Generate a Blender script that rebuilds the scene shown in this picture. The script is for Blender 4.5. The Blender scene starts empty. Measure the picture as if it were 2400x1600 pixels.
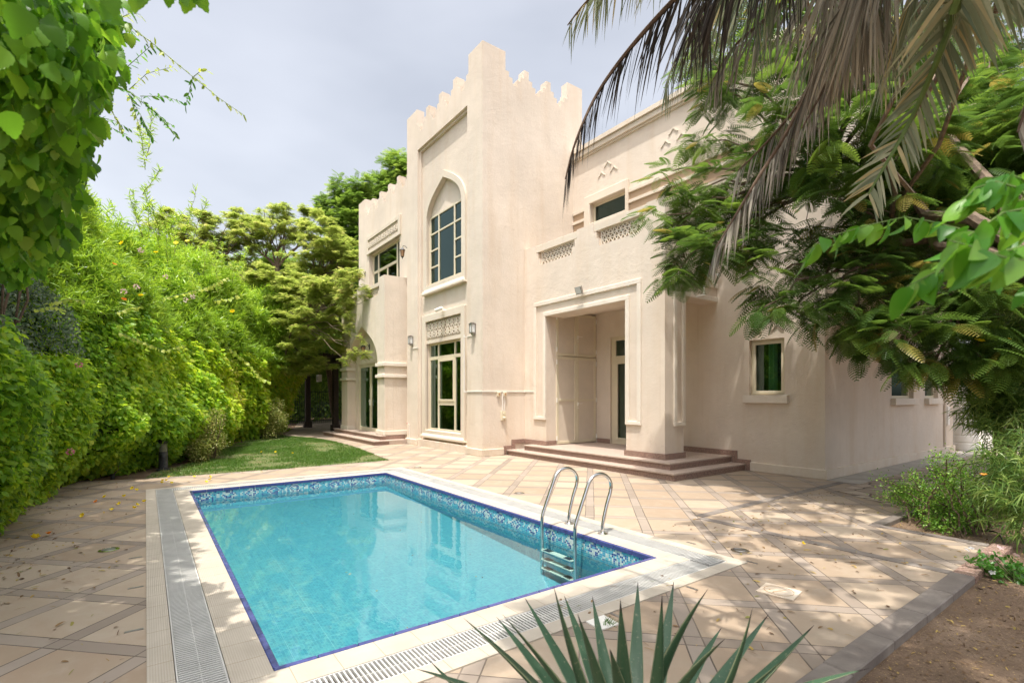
import bpy, bmesh, math, random
import numpy as np
from mathutils import Vector, Matrix
random.seed(7); RNG = np.random.default_rng(7)
PI = math.pi
SC = bpy.context.scene; COL = SC.collection

# ------------------------------------------------------------------ measuring: photo pixel + distance -> point in the garden
F_, YAW, HY, EYE = 1177.6, math.radians(36.1145), 930.0, 1.5
SY, CY_ = math.sin(YAW), math.cos(YAW)
def P(px, py, d):
    r = (px-1200)/F_*d; up = (HY-py)/F_*d
    return Vector((-CY_*d+SY*r, SY*d+CY_*r, EYE+up))
def onY(px, py, Y):
    a = (px-1200)/F_; k = Y/(SY+CY_*a); return P(px, py, k)
def onX(px, py, X):
    a = (px-1200)/F_; k = X/(-CY_+SY*a); return P(px, py, k)
def onZ(px, py, Z=0.0):
    return P(px, py, (Z-EYE)/((HY-py)/F_))

# ------------------------------------------------------------------ objects, names, tags
def tag(o, label=None, cat=None, group=None, kind=None):
    if label: o['label'] = label
    if cat: o['category'] = cat
    if group: o['group'] = group
    if kind: o['kind'] = kind
    return o
def thing(name, label, cat, loc=(0, 0, 0), group=None):
    o = bpy.data.objects.new(name, None); COL.objects.link(o); o.location = loc
    o.empty_display_size = .2
    return tag(o, label, cat, group)
def wloc(p):
    v = Vector((0, 0, 0))
    while p is not None:
        v += Vector(p.location); p = p.parent
    return v
def link(name, me, mat, parent=None, origin=None):
    """world-space mesh -> object; vertices are shifted so that the origin is the parent's (or given) point"""
    off = wloc(parent) if parent else Vector(origin or (0, 0, 0))
    if off.length > 0: me.transform(Matrix.Translation(-off))
    o = bpy.data.objects.new(name, me); COL.objects.link(o)
    if parent: o.parent = parent
    else: o.location = off
    for m in (mat if isinstance(mat, (list, tuple)) else [mat]):
        if m: me.materials.append(m)
    return o
def copy_tree(o, parent=None):
    c = o.copy(); COL.objects.link(c); c.parent = parent
    for ch in list(o.children): copy_tree(ch, c)
    return c

IDN = lambda u, d, z: (u, d, z)
def FA(Y0): return lambda u, d, z: (u, Y0+d, z)       # frame of a wall facing the pool: u = x, d = depth into the wall
def FB(X0): return lambda u, d, z: (X0-d, u, z)       # frame of a wall facing the side path: u = y

class MB:
    def __init__(s): s.v = []; s.f = []; s.mi = []; s.cur = 0
    def add(s, vs, fs):
        b = len(s.v); s.v += [tuple(x) for x in vs]
        for f in fs: s.f.append([b+i for i in f]); s.mi.append(s.cur)
    def box(s, u0, u1, d0, d1, z0, z1, fr=IDN):
        vs = [fr(u, d, z) for z in (z0, z1) for d in (d0, d1) for u in (u0, u1)]
        s.add(vs, [(0, 2, 3, 1), (4, 5, 7, 6), (0, 1, 5, 4), (2, 6, 7, 3), (0, 4, 6, 2), (1, 3, 7, 5)]); return s
    def prism(s, poly, d0, d1, fr=IDN):
        """poly in (u,z), extruded from depth d0 to d1"""
        n = len(poly)
        vs = [fr(u, d0, z) for u, z in poly]+[fr(u, d1, z) for u, z in poly]
        s.add(vs, [tuple(range(n)), tuple(range(2*n-1, n-1, -1))]+[(i, n+i, n+(i+1) % n, (i+1) % n) for i in range(n)]); return s
    def hprism(s, poly, z0, z1):
        n = len(poly)
        vs = [(x, y, z0) for x, y in poly]+[(x, y, z1) for x, y in poly]
        s.add(vs, [tuple(range(n)), tuple(range(2*n-1, n-1, -1))]+[(i, n+i, n+(i+1) % n, (i+1) % n) for i in range(n)]); return s
    def tube(s, pts, rad, n=8, cap=True):
        pts = [Vector(p) for p in pts]; m = len(pts)
        rs = rad if isinstance(rad, (list, tuple)) else [rad]*m
        ref = Vector((0, 0, 1))
        rings = []; prev = None
        for i, p in enumerate(pts):
            t = (pts[min(i+1, m-1)]-pts[max(i-1, 0)])
            if t.length < 1e-9: t = Vector((0, 0, 1))
            t.normalize()
            if prev is None:
                a = t.cross(ref)
                if a.length < .05: a = t.cross(Vector((1, 0, 0)))
            else: a = prev-t*prev.dot(t)
            a.normalize(); b = t.cross(a); prev = a
            rings.append([p+(a*math.cos(2*PI*k/n)+b*math.sin(2*PI*k/n))*rs[i] for k in range(n)])
        vs = [v for r in rings for v in r]; fs = []
        for i in range(m-1):
            for k in range(n):
                fs.append((i*n+k, i*n+(k+1) % n, (i+1)*n+(k+1) % n, (i+1)*n+k))
        if cap: fs += [tuple(range(n-1, -1, -1)), tuple((m-1)*n+k for k in range(n))]
        s.add(vs, fs); return s
    def lathe(s, c, prof, n=16, axis='z'):
        """prof = [(r, h)...]"""
        c = Vector(c); vs = []; fs = []
        for r, h in prof:
            for k in range(n):
                a = 2*PI*k/n
                if axis == 'z': vs.append(c+Vector((r*math.cos(a), r*math.sin(a), h)))
                elif axis == 'y': vs.append(c+Vector((r*math.cos(a), h, r*math.sin(a))))
                else: vs.append(c+Vector((h, r*math.cos(a), r*math.sin(a))))
        m = len(prof)
        for i in range(m-1):
            for k in range(n): fs.append((i*n+k, i*n+(k+1) % n, (i+1)*n+(k+1) % n, (i+1)*n+k))
        fs += [tuple(range(n-1, -1, -1)), tuple((m-1)*n+k for k in range(n))]
        s.add(vs, fs); return s
    def cellwall(s, us, zs, solid, d0, d1, fr=IDN):
        """one welded slab made of the grid cells for which solid(u,z) is true: openings and stepped tops come out clean"""
        us = sorted(set(round(u, 4) for u in us)); zs = sorted(set(round(z, 4) for z in zs))
        nu, nz = len(us)-1, len(zs)-1
        S = [[solid((us[i]+us[i+1])/2, (zs[j]+zs[j+1])/2) for j in range(nz)] for i in range(nu)]
        idx = {}; vs = []; fs = []
        def V(i, j, k):
            if (i, j, k) not in idx:
                idx[(i, j, k)] = len(vs); vs.append(fr(us[i], (d0, d1)[k], zs[j]))
            return idx[(i, j, k)]
        g = lambda i, j: 0 <= i < nu and 0 <= j < nz and S[i][j]
        for i in range(nu):
            for j in range(nz):
                if not S[i][j]: continue
                for k in (0, 1): fs.append((V(i, j, k), V(i+1, j, k), V(i+1, j+1, k), V(i, j+1, k)))
                if not g(i-1, j): fs.append((V(i, j, 0), V(i, j+1, 0), V(i, j+1, 1), V(i, j, 1)))
                if not g(i+1, j): fs.append((V(i+1, j, 0), V(i+1, j+1, 0), V(i+1, j+1, 1), V(i+1, j, 1)))
                if not g(i, j-1): fs.append((V(i, j, 0), V(i+1, j, 0), V(i+1, j, 1), V(i, j, 1)))
                if not g(i, j+1): fs.append((V(i, j+1, 0), V(i+1, j+1, 0), V(i+1, j+1, 1), V(i, j+1, 1)))
        s.add(vs, fs); return s
    def build(s, name, mat, parent=None, smooth=False, bevel=0, origin=None, recalc=True):
        me = bpy.data.meshes.new(name)
        me.from_pydata([tuple(v) for v in s.v], [], s.f)
        if any(s.mi): me.polygons.foreach_set('material_index', s.mi)
        if recalc:
            bm = bmesh.new(); bm.from_mesh(me); bmesh.ops.recalc_face_normals(bm, faces=bm.faces)
            if bevel:
                es = [e for e in bm.edges if len(e.link_faces) == 2 and e.calc_face_angle(0) > .5]
                bmesh.ops.bevel(bm, geom=es, offset=bevel, segments=1, affect='EDGES', clamp_overlap=True)
            bm.to_mesh(me); bm.free()
        if smooth:
            me.polygons.foreach_set('use_smooth', [True]*len(me.polygons))
            if hasattr(me, 'set_sharp_from_angle'): me.set_sharp_from_angle(angle=math.radians(40))
        return link(name, me, mat, parent, origin)

# ------------------------------------------------------------------ materials
class NT:
    def __init__(s, name):
        s.m = bpy.data.materials.new(name); s.m.use_nodes = True; s.t = s.m.node_tree
        s.b = s.t.nodes['Principled BSDF']; s.out = s.t.nodes['Material Output']
    def n(s, typ, **kw):
        nd = s.t.nodes.new(typ)
        for k, v in kw.items():
            if k in nd.bl_rna.properties: setattr(nd, k, v)
            else: nd.inputs[k].default_value = v
        return nd
    def l(s, a, b): s.t.links.new(a, b)
    def math(s, op, a, b=None, c=None):
        nd = s.t.nodes.new('ShaderNodeMath'); nd.operation = op
        for i, x in enumerate((a, b, c)):
            if x is None: continue
            if isinstance(x, (int, float)): nd.inputs[i].default_value = x
            else: s.l(x, nd.inputs[i])
        return nd.outputs[0]
    def ramp(s, fac, stops, interp='LINEAR'):
        nd = s.t.nodes.new('ShaderNodeValToRGB'); cr = nd.color_ramp; cr.interpolation = interp
        while len(cr.elements) < len(stops): cr.elements.new(.5)
        for e, (p, c) in zip(cr.elements, stops):
            e.position = p; e.color = (c[0], c[1], c[2], 1) if hasattr(c, '__len__') else (c, c, c, 1)
        s.l(fac, nd.inputs[0]); return nd.outputs[0]
    def mix(s, fac, a, b, blend='MIX'):
        nd = s.t.nodes.new('ShaderNodeMix'); nd.data_type = 'RGBA'; nd.blend_type = blend
        for i, x in ((0, fac), (6, a), (7, b)):
            if isinstance(x, (int, float)): nd.inputs[i].default_value = x
            elif isinstance(x, tuple): nd.inputs[i].default_value = (x[0], x[1], x[2], 1)
            else: s.l(x, nd.inputs[i])
        return nd.outputs[2]
    def noise(s, scale, detail=4, rough=.55, vec=None, dist=0):
        nd = s.n('ShaderNodeTexNoise', Scale=scale, Detail=detail, Roughness=rough, Distortion=dist)
        s.l(vec if vec is not None else s.pos(), nd.inputs['Vector']); return nd.outputs[0]
    def pos(s):
        if not hasattr(s, '_p'):
            g = s.t.nodes.new('ShaderNodeNewGeometry'); s._p = g.outputs['Position']
        return s._p
    def scaled(s, v):
        nd = s.t.nodes.new('ShaderNodeMapping'); nd.inputs['Scale'].default_value = v
        s.l(s.pos(), nd.inputs['Vector']); return nd.outputs[0]
    def sep(s):
        nd = s.t.nodes.new('ShaderNodeSeparateXYZ'); s.l(s.pos(), nd.inputs[0]); return nd.outputs
    def bump(s, h, strength=.3, dist=.01, normal=None):
        nd = s.n('ShaderNodeBump', Strength=strength, Distance=dist); s.l(h, nd.inputs['Height'])
        if normal is not None: s.l(normal, nd.inputs['Normal'])
        s.l(nd.outputs[0], s.b.inputs['Normal']); return nd.outputs[0]
    def base(s, c):
        if isinstance(c, tuple): s.b.inputs['Base Color'].default_value = (c[0], c[1], c[2], 1)
        else: s.l(c, s.b.inputs['Base Color'])
    def rough(s, r):
        if isinstance(r, (int, float)): s.b.inputs['Roughness'].default_value = r
        else: s.l(r, s.b.inputs['Roughness'])

def plain(name, col, rough=.6, metal=0, nscale=0, var=.12, bump=0, bscale=80):
    t = NT(name)
    if nscale:
        nz = t.noise(nscale, 5, .6)
        lo = tuple(c*(1-var) for c in col); hi = tuple(min(1, c*(1+var)) for c in col)
        t.base(t.ramp(nz, [(.3, lo), (.7, hi)]))
    else: t.base(col)
    t.rough(rough); t.b.inputs['Metallic'].default_value = metal
    if bump: t.bump(t.noise(bscale, 4, .6), bump, .01)
    return t.m

def stucco(name, c, grain=70, b=.55):
    t = NT(name)
    big = t.noise(.55, 5, .6); mid = t.noise(4, 5, .65)
    streak = t.noise(1.0, 5, .6, t.scaled((2.6, 2.6, .28)))
    c1 = tuple(x*.86 for x in c); c2 = tuple(min(1, x*1.05) for x in c)
    col = t.ramp(big, [(.3, c1), (.7, c2)])
    fine = t.noise(1.0, 4, .6, t.scaled((9, 9, .22)))
    col = t.mix(t.math('MULTIPLY', t.ramp(fine, [(.56, 0.), (.74, .5)]), t.ramp(t.noise(.7, 3), [(.42, 0.), (.6, 1.)])), col, (c[0]*.80, c[1]*.74, c[2]*.66))
    warm = (c[0]*.86, c[1]*.78, c[2]*.68)
    col = t.mix(t.ramp(streak, [(.50, 0.), (.78, .6)]), col, warm)
    col = t.mix(t.ramp(mid, [(.35, .10), (.6, 0.)]), col, (c[0]*.7, c[1]*.68, c[2]*.65))
    z = t.sep()[2]
    dirt = t.math('MULTIPLY', t.ramp(z, [(.0, .5), (.75, 0.)]), t.ramp(t.noise(2.2, 6, .7), [(.38, 0.), (.65, 1.)]))
    col = t.mix(dirt, col, (c[0]*.72, c[1]*.6, c[2]*.48))
    crack = t.n('ShaderNodeTexVoronoi', Scale=.8, feature='DISTANCE_TO_EDGE')
    wv = t.n('ShaderNodeVectorMath', operation='ADD'); t.l(t.pos(), wv.inputs[0])
    nn = t.n('ShaderNodeTexNoise', Scale=2.5, Detail=6.); t.l(t.pos(), nn.inputs['Vector']); t.l(nn.outputs[1], wv.inputs[1]); t.l(wv.outputs[0], crack.inputs['Vector'])
    cr = t.math('MULTIPLY', t.ramp(crack.outputs['Distance'], [(0., 1.), (.006, 0.)]), t.ramp(t.noise(.9, 3), [(.5, 0.), (.62, .35)]))
    col = t.mix(cr, col, (c[0]*.6, c[1]*.52, c[2]*.45))
    t.base(col); t.rough(.92)
    h = t.math('ADD', t.noise(grain, 3, .6), t.math('MULTIPLY', t.noise(14, 4, .6), .8))
    h = t.math('ADD', h, t.math('MULTIPLY', t.noise(2.0, 3, .5), 2.2))
    t.bump(h, b, .012); return t.m

def leafmat(name, stops, trans=.38, rough=.45, spec=.4):
    t = NT(name)
    at = t.n('ShaderNodeAttribute'); at.attribute_name = 'rnd'
    col = t.ramp(at.outputs['Fac'], stops)
    col = t.mix(t.math('MULTIPLY', t.noise(40, 3), .22), col, tuple(.6*c for c in stops[0][1]))
    t.base(col); t.rough(rough); t.b.inputs['Specular IOR Level'].default_value = spec
    tr = t.n('ShaderNodeBsdfTranslucent')
    hs = t.n('ShaderNodeHueSaturation', Hue=.485, Saturation=1.05, Value=1.5); t.l(col, hs.inputs['Color']); t.l(hs.outputs[0], tr.inputs['Color'])
    ms = t.n('ShaderNodeMixShader', Fac=trans); t.l(t.b.outputs[0], ms.inputs[1]); t.l(tr.outputs[0], ms.inputs[2])
    t.l(ms.outputs[0], t.out.inputs['Surface']); return t.m

M = {}
M['wall'] = stucco('sand_stucco', (.71, .615, .515))
M['wall2'] = stucco('sand_stucco_panel', (.70, .61, .505), 95, .35)
M['trim'] = stucco('cream_trim_render', (.76, .69, .595), 60, .5)
M['stone'] = stucco('cast_stone_surround', (.68, .60, .495), 160, .1)
M['recess'] = stucco('band_infill_render', (.50, .36, .24), 90, .3)
M['frame'] = plain('cream_aluminium', (.64, .57, .42), .38, 0, 3, .04)
M['doorpanel'] = plain('greige_door_panel', (.62, .54, .44), .5, 0, 2.5, .06)
M['white'] = plain('white_plastic', (.78, .76, .71), .45, 0, 6, .05)
M['steel'] = plain('polished_steel', (.62, .61, .59), .16, 1, 12, .1)
M['galv'] = plain('dull_metal', (.35, .33, .31), .45, 1, 30, .2)
M['blackmetal'] = plain('black_painted_metal', (.02, .02, .022), .45, 0, 20, .4)
M['black'] = plain('black_hose_rubber', (.015, .015, .016), .5)
M['bark'] = plain('grey_brown_bark', (.16, .115, .08), .9, 0, 18, .45, .8, 60)
M['twigs'] = plain('thin_brown_stems', (.13, .085, .055), .85, 0, 22, .4)
M['greenstem'] = plain('green_stems', (.12, .19, .04), .6, 0, 15, .3)
M['coregreen'] = plain('light_block_core', (.03, .06, .015), .95, 0, 9, .6, 1., 25)  # dark green filler for the light blocking cores behind the leaves
M['darkwood'] = plain('dark_stained_wood', (.035, .022, .016), .7, 0, 14, .4)
M['curtain'] = plain('pale_curtain', (.66, .72, .62), .9, 0, 5, .08)
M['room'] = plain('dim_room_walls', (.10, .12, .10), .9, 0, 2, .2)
M['amber'] = plain('amber_lantern_glass', (.45, .26, .14), .2, 0, 10, .1)
M['frosted'] = plain('frosted_lamp_glass', (.62, .63, .62), .25, 0, 10, .05)
M['yellowpetal'] = leafmat('yellow_petals', [(0., (.80, .64, .02)), (1., (.88, .76, .06))], .35)
M['orangepetal'] = leafmat('orange_petals', [(0., (.75, .27, .03)), (1., (.85, .42, .10))], .35)
M['pinkpetal'] = leafmat('pink_petals', [(0., (.62, .12, .22)), (1., (.72, .30, .38))], .35)
M['palepink'] = leafmat('pale_pink_petals', [(0., (.66, .40, .42)), (1., (.80, .70, .62))], .3)
M['whitepetal'] = leafmat('white_petals', [(0., (.8, .78, .76)), (1., (.85, .83, .82))], .3)
M['tileblue'] = plain('cobalt_edge_tile', (.055, .065, .20), .25, 0, 30, .25)

def granite():
    t = NT('red_brown_granite')
    v = t.n('ShaderNodeTexVoronoi', Scale=140.); t.l(t.pos(), v.inputs['Vector'])
    a = t.ramp(v.outputs['Color'], [(.15, (.08, .05, .04)), (.4, (.24, .14, .11)), (.7, (.36, .22, .17)), (.95, (.46, .36, .30))])
    a = t.mix(t.ramp(t.noise(3, 5), [(.35, .35), (.7, 0.)]), a, (.24, .17, .13)); t.base(a); t.rough(.5); return t.m
M['granite'] = granite()
def tread():
    t = NT('worn_granite_tread')
    v = t.n('ShaderNodeTexVoronoi', Scale=130.); t.l(t.pos(), v.inputs['Vector'])
    a = t.ramp(v.outputs['Color'], [(.15, (.27, .20, .165)), (.5, (.42, .33, .275)), (.9, (.52, .42, .355))])
    a = t.mix(t.ramp(t.noise(1.6, 6, .6), [(.35, .5), (.65, 0.)]), a, (.40, .30, .23)); t.base(a); t.rough(.62); return t.m
M['tread'] = tread()

def glass(name, tint, refl=1.0, gcol=(.8, .92, .88)):
    t = NT(name); t.t.nodes.remove(t.b)
    tr = t.n('ShaderNodeBsdfTransparent'); tr.inputs['Color'].default_value = (*tint, 1)
    gl = t.n('ShaderNodeBsdfGlossy', Roughness=.015); gl.inputs['Color'].default_value = (*gcol, 1)
    fr = t.n('ShaderNodeFresnel', IOR=1.5)
    wb = t.n('ShaderNodeBump', Strength=.05, Distance=.02); t.l(t.noise(1.3, 2), wb.inputs['Height']); t.l(wb.outputs[0], gl.inputs['Normal'])
    ms = t.n('ShaderNodeMixShader'); t.l(t.math('MINIMUM', t.math('MULTIPLY_ADD', fr.outputs[0], 1.6*refl, .05*refl), .95), ms.inputs[0])
    t.l(tr.outputs[0], ms.inputs[1]); t.l(gl.outputs[0], ms.inputs[2]); t.l(ms.outputs[0], t.out.inputs['Surface']); return t.m
M['glass'] = glass('green_tinted_glass', (.34, .60, .44), 1.25, (.62, .85, .74))
M['glassup'] = glass('green_tinted_glass_reflecting_sky', (.10, .22, .18), 1.3, (.30, .42, .38))

def water():
    t = NT('clear_pool_water'); t.t.nodes.remove(t.b)
    tr = t.n('ShaderNodeBsdfTransparent'); tr.inputs['Color'].default_value = (.80, .97, .975, 1)
    gl = t.n('ShaderNodeBsdfGlossy', Roughness=.01)
    fr = t.n('ShaderNodeFresnel', IOR=1.333)
    wb = t.n('ShaderNodeBump', Strength=.10, Distance=.02)
    h = t.math('ADD', t.noise(2.2, 2, .5, t.scaled((1, 1.6, 1))), t.math('MULTIPLY', t.noise(11, 2, .5, t.scaled((1, 1.7, 1))), .22))
    t.l(h, wb.inputs['Height']); t.l(wb.outputs[0], gl.inputs['Normal']); t.l(wb.outputs[0], fr.inputs['Normal'])
    ms = t.n('ShaderNodeMixShader'); t.l(t.math('MULTIPLY', fr.outputs[0], 1.45), ms.inputs[0]); t.l(tr.outputs[0], ms.inputs[1]); t.l(gl.outputs[0], ms.inputs[2])
    t.l(ms.outputs[0], t.out.inputs['Surface']); return t.m
M['water'] = water()

def mosaic():
    t = NT('blue_glass_mosaic'); T = .0245
    x, y, z = t.sep(); g = t.t.nodes.new('ShaderNodeNewGeometry'); sn = t.t.nodes.new('ShaderNodeSeparateXYZ'); t.l(g.outputs['Normal'], sn.inputs[0])
    wx = t.math('LESS_THAN', t.math('ABSOLUTE', sn.outputs[0]), .5)   # 1 unless the face looks along x
    wz = t.math('GREATER_THAN', t.math('ABSOLUTE', sn.outputs[2]), .5)
    u = t.math('ADD', t.math('MULTIPLY', x, wx), t.math('MULTIPLY', y, t.math('SUBTRACT', 1., wx)))
    v = t.math('ADD', t.math('MULTIPLY', y, wz), t.math('MULTIPLY', z, t.math('SUBTRACT', 1., wz)))
    us = t.math('DIVIDE', u, T); vs = t.math('DIVIDE', v, T)
    cv = t.t.nodes.new('ShaderNodeCombineXYZ'); t.l(t.math('FLOOR', us), cv.inputs[0]); t.l(t.math('FLOOR', vs), cv.inputs[1])
    wn = t.n('ShaderNodeTexWhiteNoise', noise_dimensions='3D'); t.l(cv.outputs[0], wn.inputs['Vector'])
    c = t.ramp(wn.outputs['Value'], [(0., (.045, .19, .275)), (.3, (.055, .225, .30)), (.6, (.07, .255, .32)), (1., (.09, .295, .345))])
    gu = t.math('LESS_THAN', t.math('FRACT', us), .10); gv = t.math('LESS_THAN', t.math('FRACT', vs), .10)
    c = t.mix(t.math('MAXIMUM', gu, gv), c, (.12, .34, .36))
    sh = t.math('DIVIDE', u, T*12.5); sv = t.math('DIVIDE', v, T*12.5)
    gs = t.math('MAXIMUM', t.math('LESS_THAN', t.math('FRACT', sh), .014), t.math('LESS_THAN', t.math('FRACT', sv), .014))
    c = t.mix(t.math('MULTIPLY', gs, .5), c, (.28, .48, .48))
    t.base(c); t.rough(.35); return t.m
M['mosaic'] = mosaic()
def band_mat():
    t = NT('mosaic_border_tiles'); at = t.n('ShaderNodeVertexColor'); at.layer_name = 'tile'
    t.base(at.outputs['Color']); t.rough(.2); return t.m
M['band'] = band_mat()
M['grout'] = plain('pale_grout', (.55, .60, .58), .9)

def coping_mat():
    t = NT('ribbed_beige_coping')
    c = t.ramp(t.noise(3.5, 5, .6), [(.3, (.42, .37, .30)), (.7, (.52, .465, .385))])
    at = t.n('ShaderNodeUVMap'); at.uv_map = 'UVMap'
    sp = t.t.nodes.new('ShaderNodeSeparateXYZ'); t.l(at.outputs[0], sp.inputs[0])
    cv = t.t.nodes.new('ShaderNodeCombineXYZ'); t.l(t.math('FLOOR', t.math('DIVIDE', sp.outputs[0], .24)), cv.inputs[0]); t.l(t.math('FLOOR', t.math('DIVIDE', sp.outputs[1], .12)), cv.inputs[1])
    wn = t.n('ShaderNodeTexWhiteNoise', noise_dimensions='3D'); t.l(cv.outputs[0], wn.inputs['Vector'])
    c = t.mix(t.math('MULTIPLY', wn.outputs['Value'], .3), c, (.38, .33, .27))
    joint = t.math('LESS_THAN', t.math('FRACT', t.math('DIVIDE', sp.outputs[0], .24)), .02)
    j2 = t.math('LESS_THAN', t.math('ABSOLUTE', t.math('SUBTRACT', t.math('FRACT', t.math('DIVIDE', sp.outputs[1], .12)), .5)), -.1)
    rib = t.math('SINE', t.math('MULTIPLY', sp.outputs[1], 2*PI/.0125))
    c = t.mix(t.ramp(rib, [(.0, .28), (.4, 0.)]), c, (.34, .28, .21))
    c = t.mix(t.math('MAXIMUM', joint, j2), c, (.30, .24, .17))
    t.base(c); t.rough(.7)
    t.bump(t.math('SUBTRACT', t.math('MULTIPLY', rib, .3), joint), .35, .003); return t.m
M['coping'] = coping_mat()

def paving_mat():
    t = NT('sandstone_slab_paving')
    x, y, z = t.sep()
    wob = t.math('MULTIPLY', t.math('SUBTRACT', t.noise(1.5, 2), .5), .02)
    a = t.math('DIVIDE', t.math('ADD', t.math('ADD', t.math('ADD', x, y), .10+90), wob), .9)
    b = t.math('DIVIDE', t.math('ADD', t.math('ADD', t.math('SUBTRACT', y, x), 90-3.58), wob), .9)
    fa, fb = t.math('FRACT', a), t.math('FRACT', b); ia, ib = t.math('FLOOR', a), t.math('FLOOR', b)
    W = .185
    sa, sb = t.math('LESS_THAN', fa, W), t.math('LESS_THAN', fb, W)
    strip = t.math('MAXIMUM', sa, sb)
    def rnd(off):
        cv = t.t.nodes.new('ShaderNodeCombineXYZ')
        t.l(t.math('MULTIPLY_ADD', sa, .37, ia), cv.inputs[0]); t.l(t.math('MULTIPLY_ADD', sb, .41, ib), cv.inputs[1]); cv.inputs[2].default_value = off
        wn = t.n('ShaderNodeTexWhiteNoise', noise_dimensions='3D'); t.l(cv.outputs[0], wn.inputs['Vector']); return wn.outputs['Value']
    r1 = rnd(1.)
    veins = t.noise(1.1, 5, .6, None, 1.2)
    slab = t.ramp(r1, [(0., (.285, .215, .15)), (.5, (.345, .265, .188)), (1., (.39, .315, .235))])
    slab = t.mix(t.ramp(veins, [(.42, 0.), (.75, .55)]), slab, (.33, .23, .155))
    slab = t.mix(t.ramp(t.noise(5, 6, .7), [(.5, 0.), (.8, .4)]), slab, (.47, .41, .335))
    grey = t.ramp(rnd(2.), [(0., (.205, .165, .13)), (.5, (.27, .22, .175)), (1., (.32, .265, .215))])
    grey = t.mix(t.ramp(t.noise(7, 5, .7), [(.4, 0.), (.8, .5)]), grey, (.27, .215, .18))
    c = t.mix(strip, slab, grey)
    e = .0075
    def line(f, at): return t.math('LESS_THAN', t.math('ABSOLUTE', t.math('SUBTRACT', f, at)), e)
    j = t.math('MAXIMUM', t.math('MAXIMUM', line(fa, e), line(fa, W)), t.math('MAXIMUM', line(fb, e), line(fb, W)))
    j = t.math('MULTIPLY', j, t.ramp(t.noise(2.5, 3), [(.3, .35), (.55, 1.)]))
    c = t.mix(t.ramp(t.noise(60, 3, .7), [(.62, 0.), (.72, .35)]), c, (.22, .16, .11))
    c = t.mix(t.ramp(t.noise(.8, 6, .65), [(.45, 0.), (.75, .28)]), c, (.36, .27, .19))
    c = t.mix(j, c, (.10, .075, .055))
    t.base(c); t.rough(t.ramp(t.noise(3, 4), [(.3, .62), (.7, .85)]))
    t.bump(t.math('ADD', t.math('SUBTRACT', t.math('MULTIPLY', t.noise(90, 3, .6), .25), j), t.math('MULTIPLY', t.noise(6, 4), .5)), .35, .006); return t.m
M['paving'] = paving_mat()
def strip_mat():
    t = NT('grey_brown_kerbstone')
    c = t.ramp(t.noise(2.4, 6, .65), [(.3, (.13, .105, .09)), (.55, (.20, .17, .145)), (.75, (.30, .26, .225))])
    t.base(c); t.rough(.8); t.bump(t.noise(50, 5, .65), .5, .006); return t.m
M['strip'] = strip_mat()
def crazy():
    t = NT('irregular_flagstones')
    v = t.n('ShaderNodeTexVoronoi', Scale=3.0, feature='DISTANCE_TO_EDGE'); t.l(t.pos(), v.inputs['Vector'])
    v2 = t.n('ShaderNodeTexVoronoi', Scale=3.0); t.l(t.pos(), v2.inputs['Vector'])
    c = t.ramp(v2.outputs['Color'], [(.1, (.30, .23, .17)), (.5, (.42, .33, .25)), (.9, (.52, .43, .34))])
    c = t.mix(t.ramp(v.outputs['Distance'], [(0.02, 1.), (.06, 0.)]), c, (.13, .095, .065)); t.base(c); t.rough(.85)
    t.bump(t.math('ADD', t.ramp(v.outputs['Distance'], [(0., 0.), (.1, 1.)]), t.math('MULTIPLY', t.noise(12, 5), .6)), .7, .02); return t.m
M['crazy'] = crazy()
def soil_mat():
    t = NT('dry_garden_soil')
    c = t.ramp(t.noise(1.3, 7, .7), [(.3, (.12, .075, .045)), (.5, (.20, .13, .08)), (.72, (.29, .205, .14))])
    c = t.mix(t.ramp(t.noise(45, 4, .7), [(.52, 0.), (.62, .6)]), c, (.10, .06, .035))
    c = t.mix(t.ramp(t.noise(70, 3, .6, t.scaled((1, 1.3, 1))), [(.62, 0.), (.68, .8)]), c, (.55, .38, .17))
    t.base(c); t.rough(.95); t.bump(t.math('ADD', t.noise(9, 7, .7), t.math('MULTIPLY', t.noise(60, 4, .7), .6)), .9, .03); return t.m
M['soil'] = soil_mat()
def lawnbase():
    t = NT('thatch_under_grass')
    c = t.ramp(t.noise(1.6, 6, .7), [(.35, (.07, .11, .025)), (.6, (.13, .13, .045)), (.75, (.34, .23, .12))]); t.base(c); t.rough(.95); t.bump(t.noise(50, 5), .9, .02); return t.m
M['lawnbase'] = lawnbase()
def cane(): return plain('concrete_apron', (.40, .36, .31), .85, 0, 3, .2, .3, 40)
M['concrete'] = cane()

G_ = leafmat
M['lf_boug'] = G_('bougainvillea_leaves', [(0., (.10, .22, .03)), (.25, (.26, .47, .05)), (.65, (.44, .60, .06)), (.93, (.60, .68, .08)), (1., (.66, .64, .16))], .55)
M['lf_bougy'] = G_('young_yellow_leaves', [(0., (.30, .42, .04)), (1., (.55, .60, .16))], .45)
M['lf_thev'] = G_('narrow_bright_leaves', [(0., (.15, .27, .03)), (.5, (.30, .48, .05)), (.85, (.46, .62, .09)), (1., (.60, .72, .17))], .45, .35)
M['lf_grey'] = G_('grey_green_leaves', [(0., (.06, .11, .05)), (.6, (.14, .20, .11)), (1., (.28, .33, .22))], .25)
M['lf_varieg'] = G_('variegated_leaves', [(0., (.08, .16, .02)), (.5, (.30, .34, .07)), (1., (.62, .56, .24))], .3)
M['lf_broad'] = G_('broad_bright_leaves', [(0., (.06, .17, .02)), (.4, (.13, .32, .03)), (.85, (.24, .46, .05)), (1., (.38, .52, .09))], .6, .4)
M['lf_acacia'] = G_('feathery_yellow_green_leaves', [(0., (.16, .24, .05)), (.5, (.29, .37, .08)), (.85, (.44, .48, .14)), (1., (.50, .44, .18))], .6)
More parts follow.
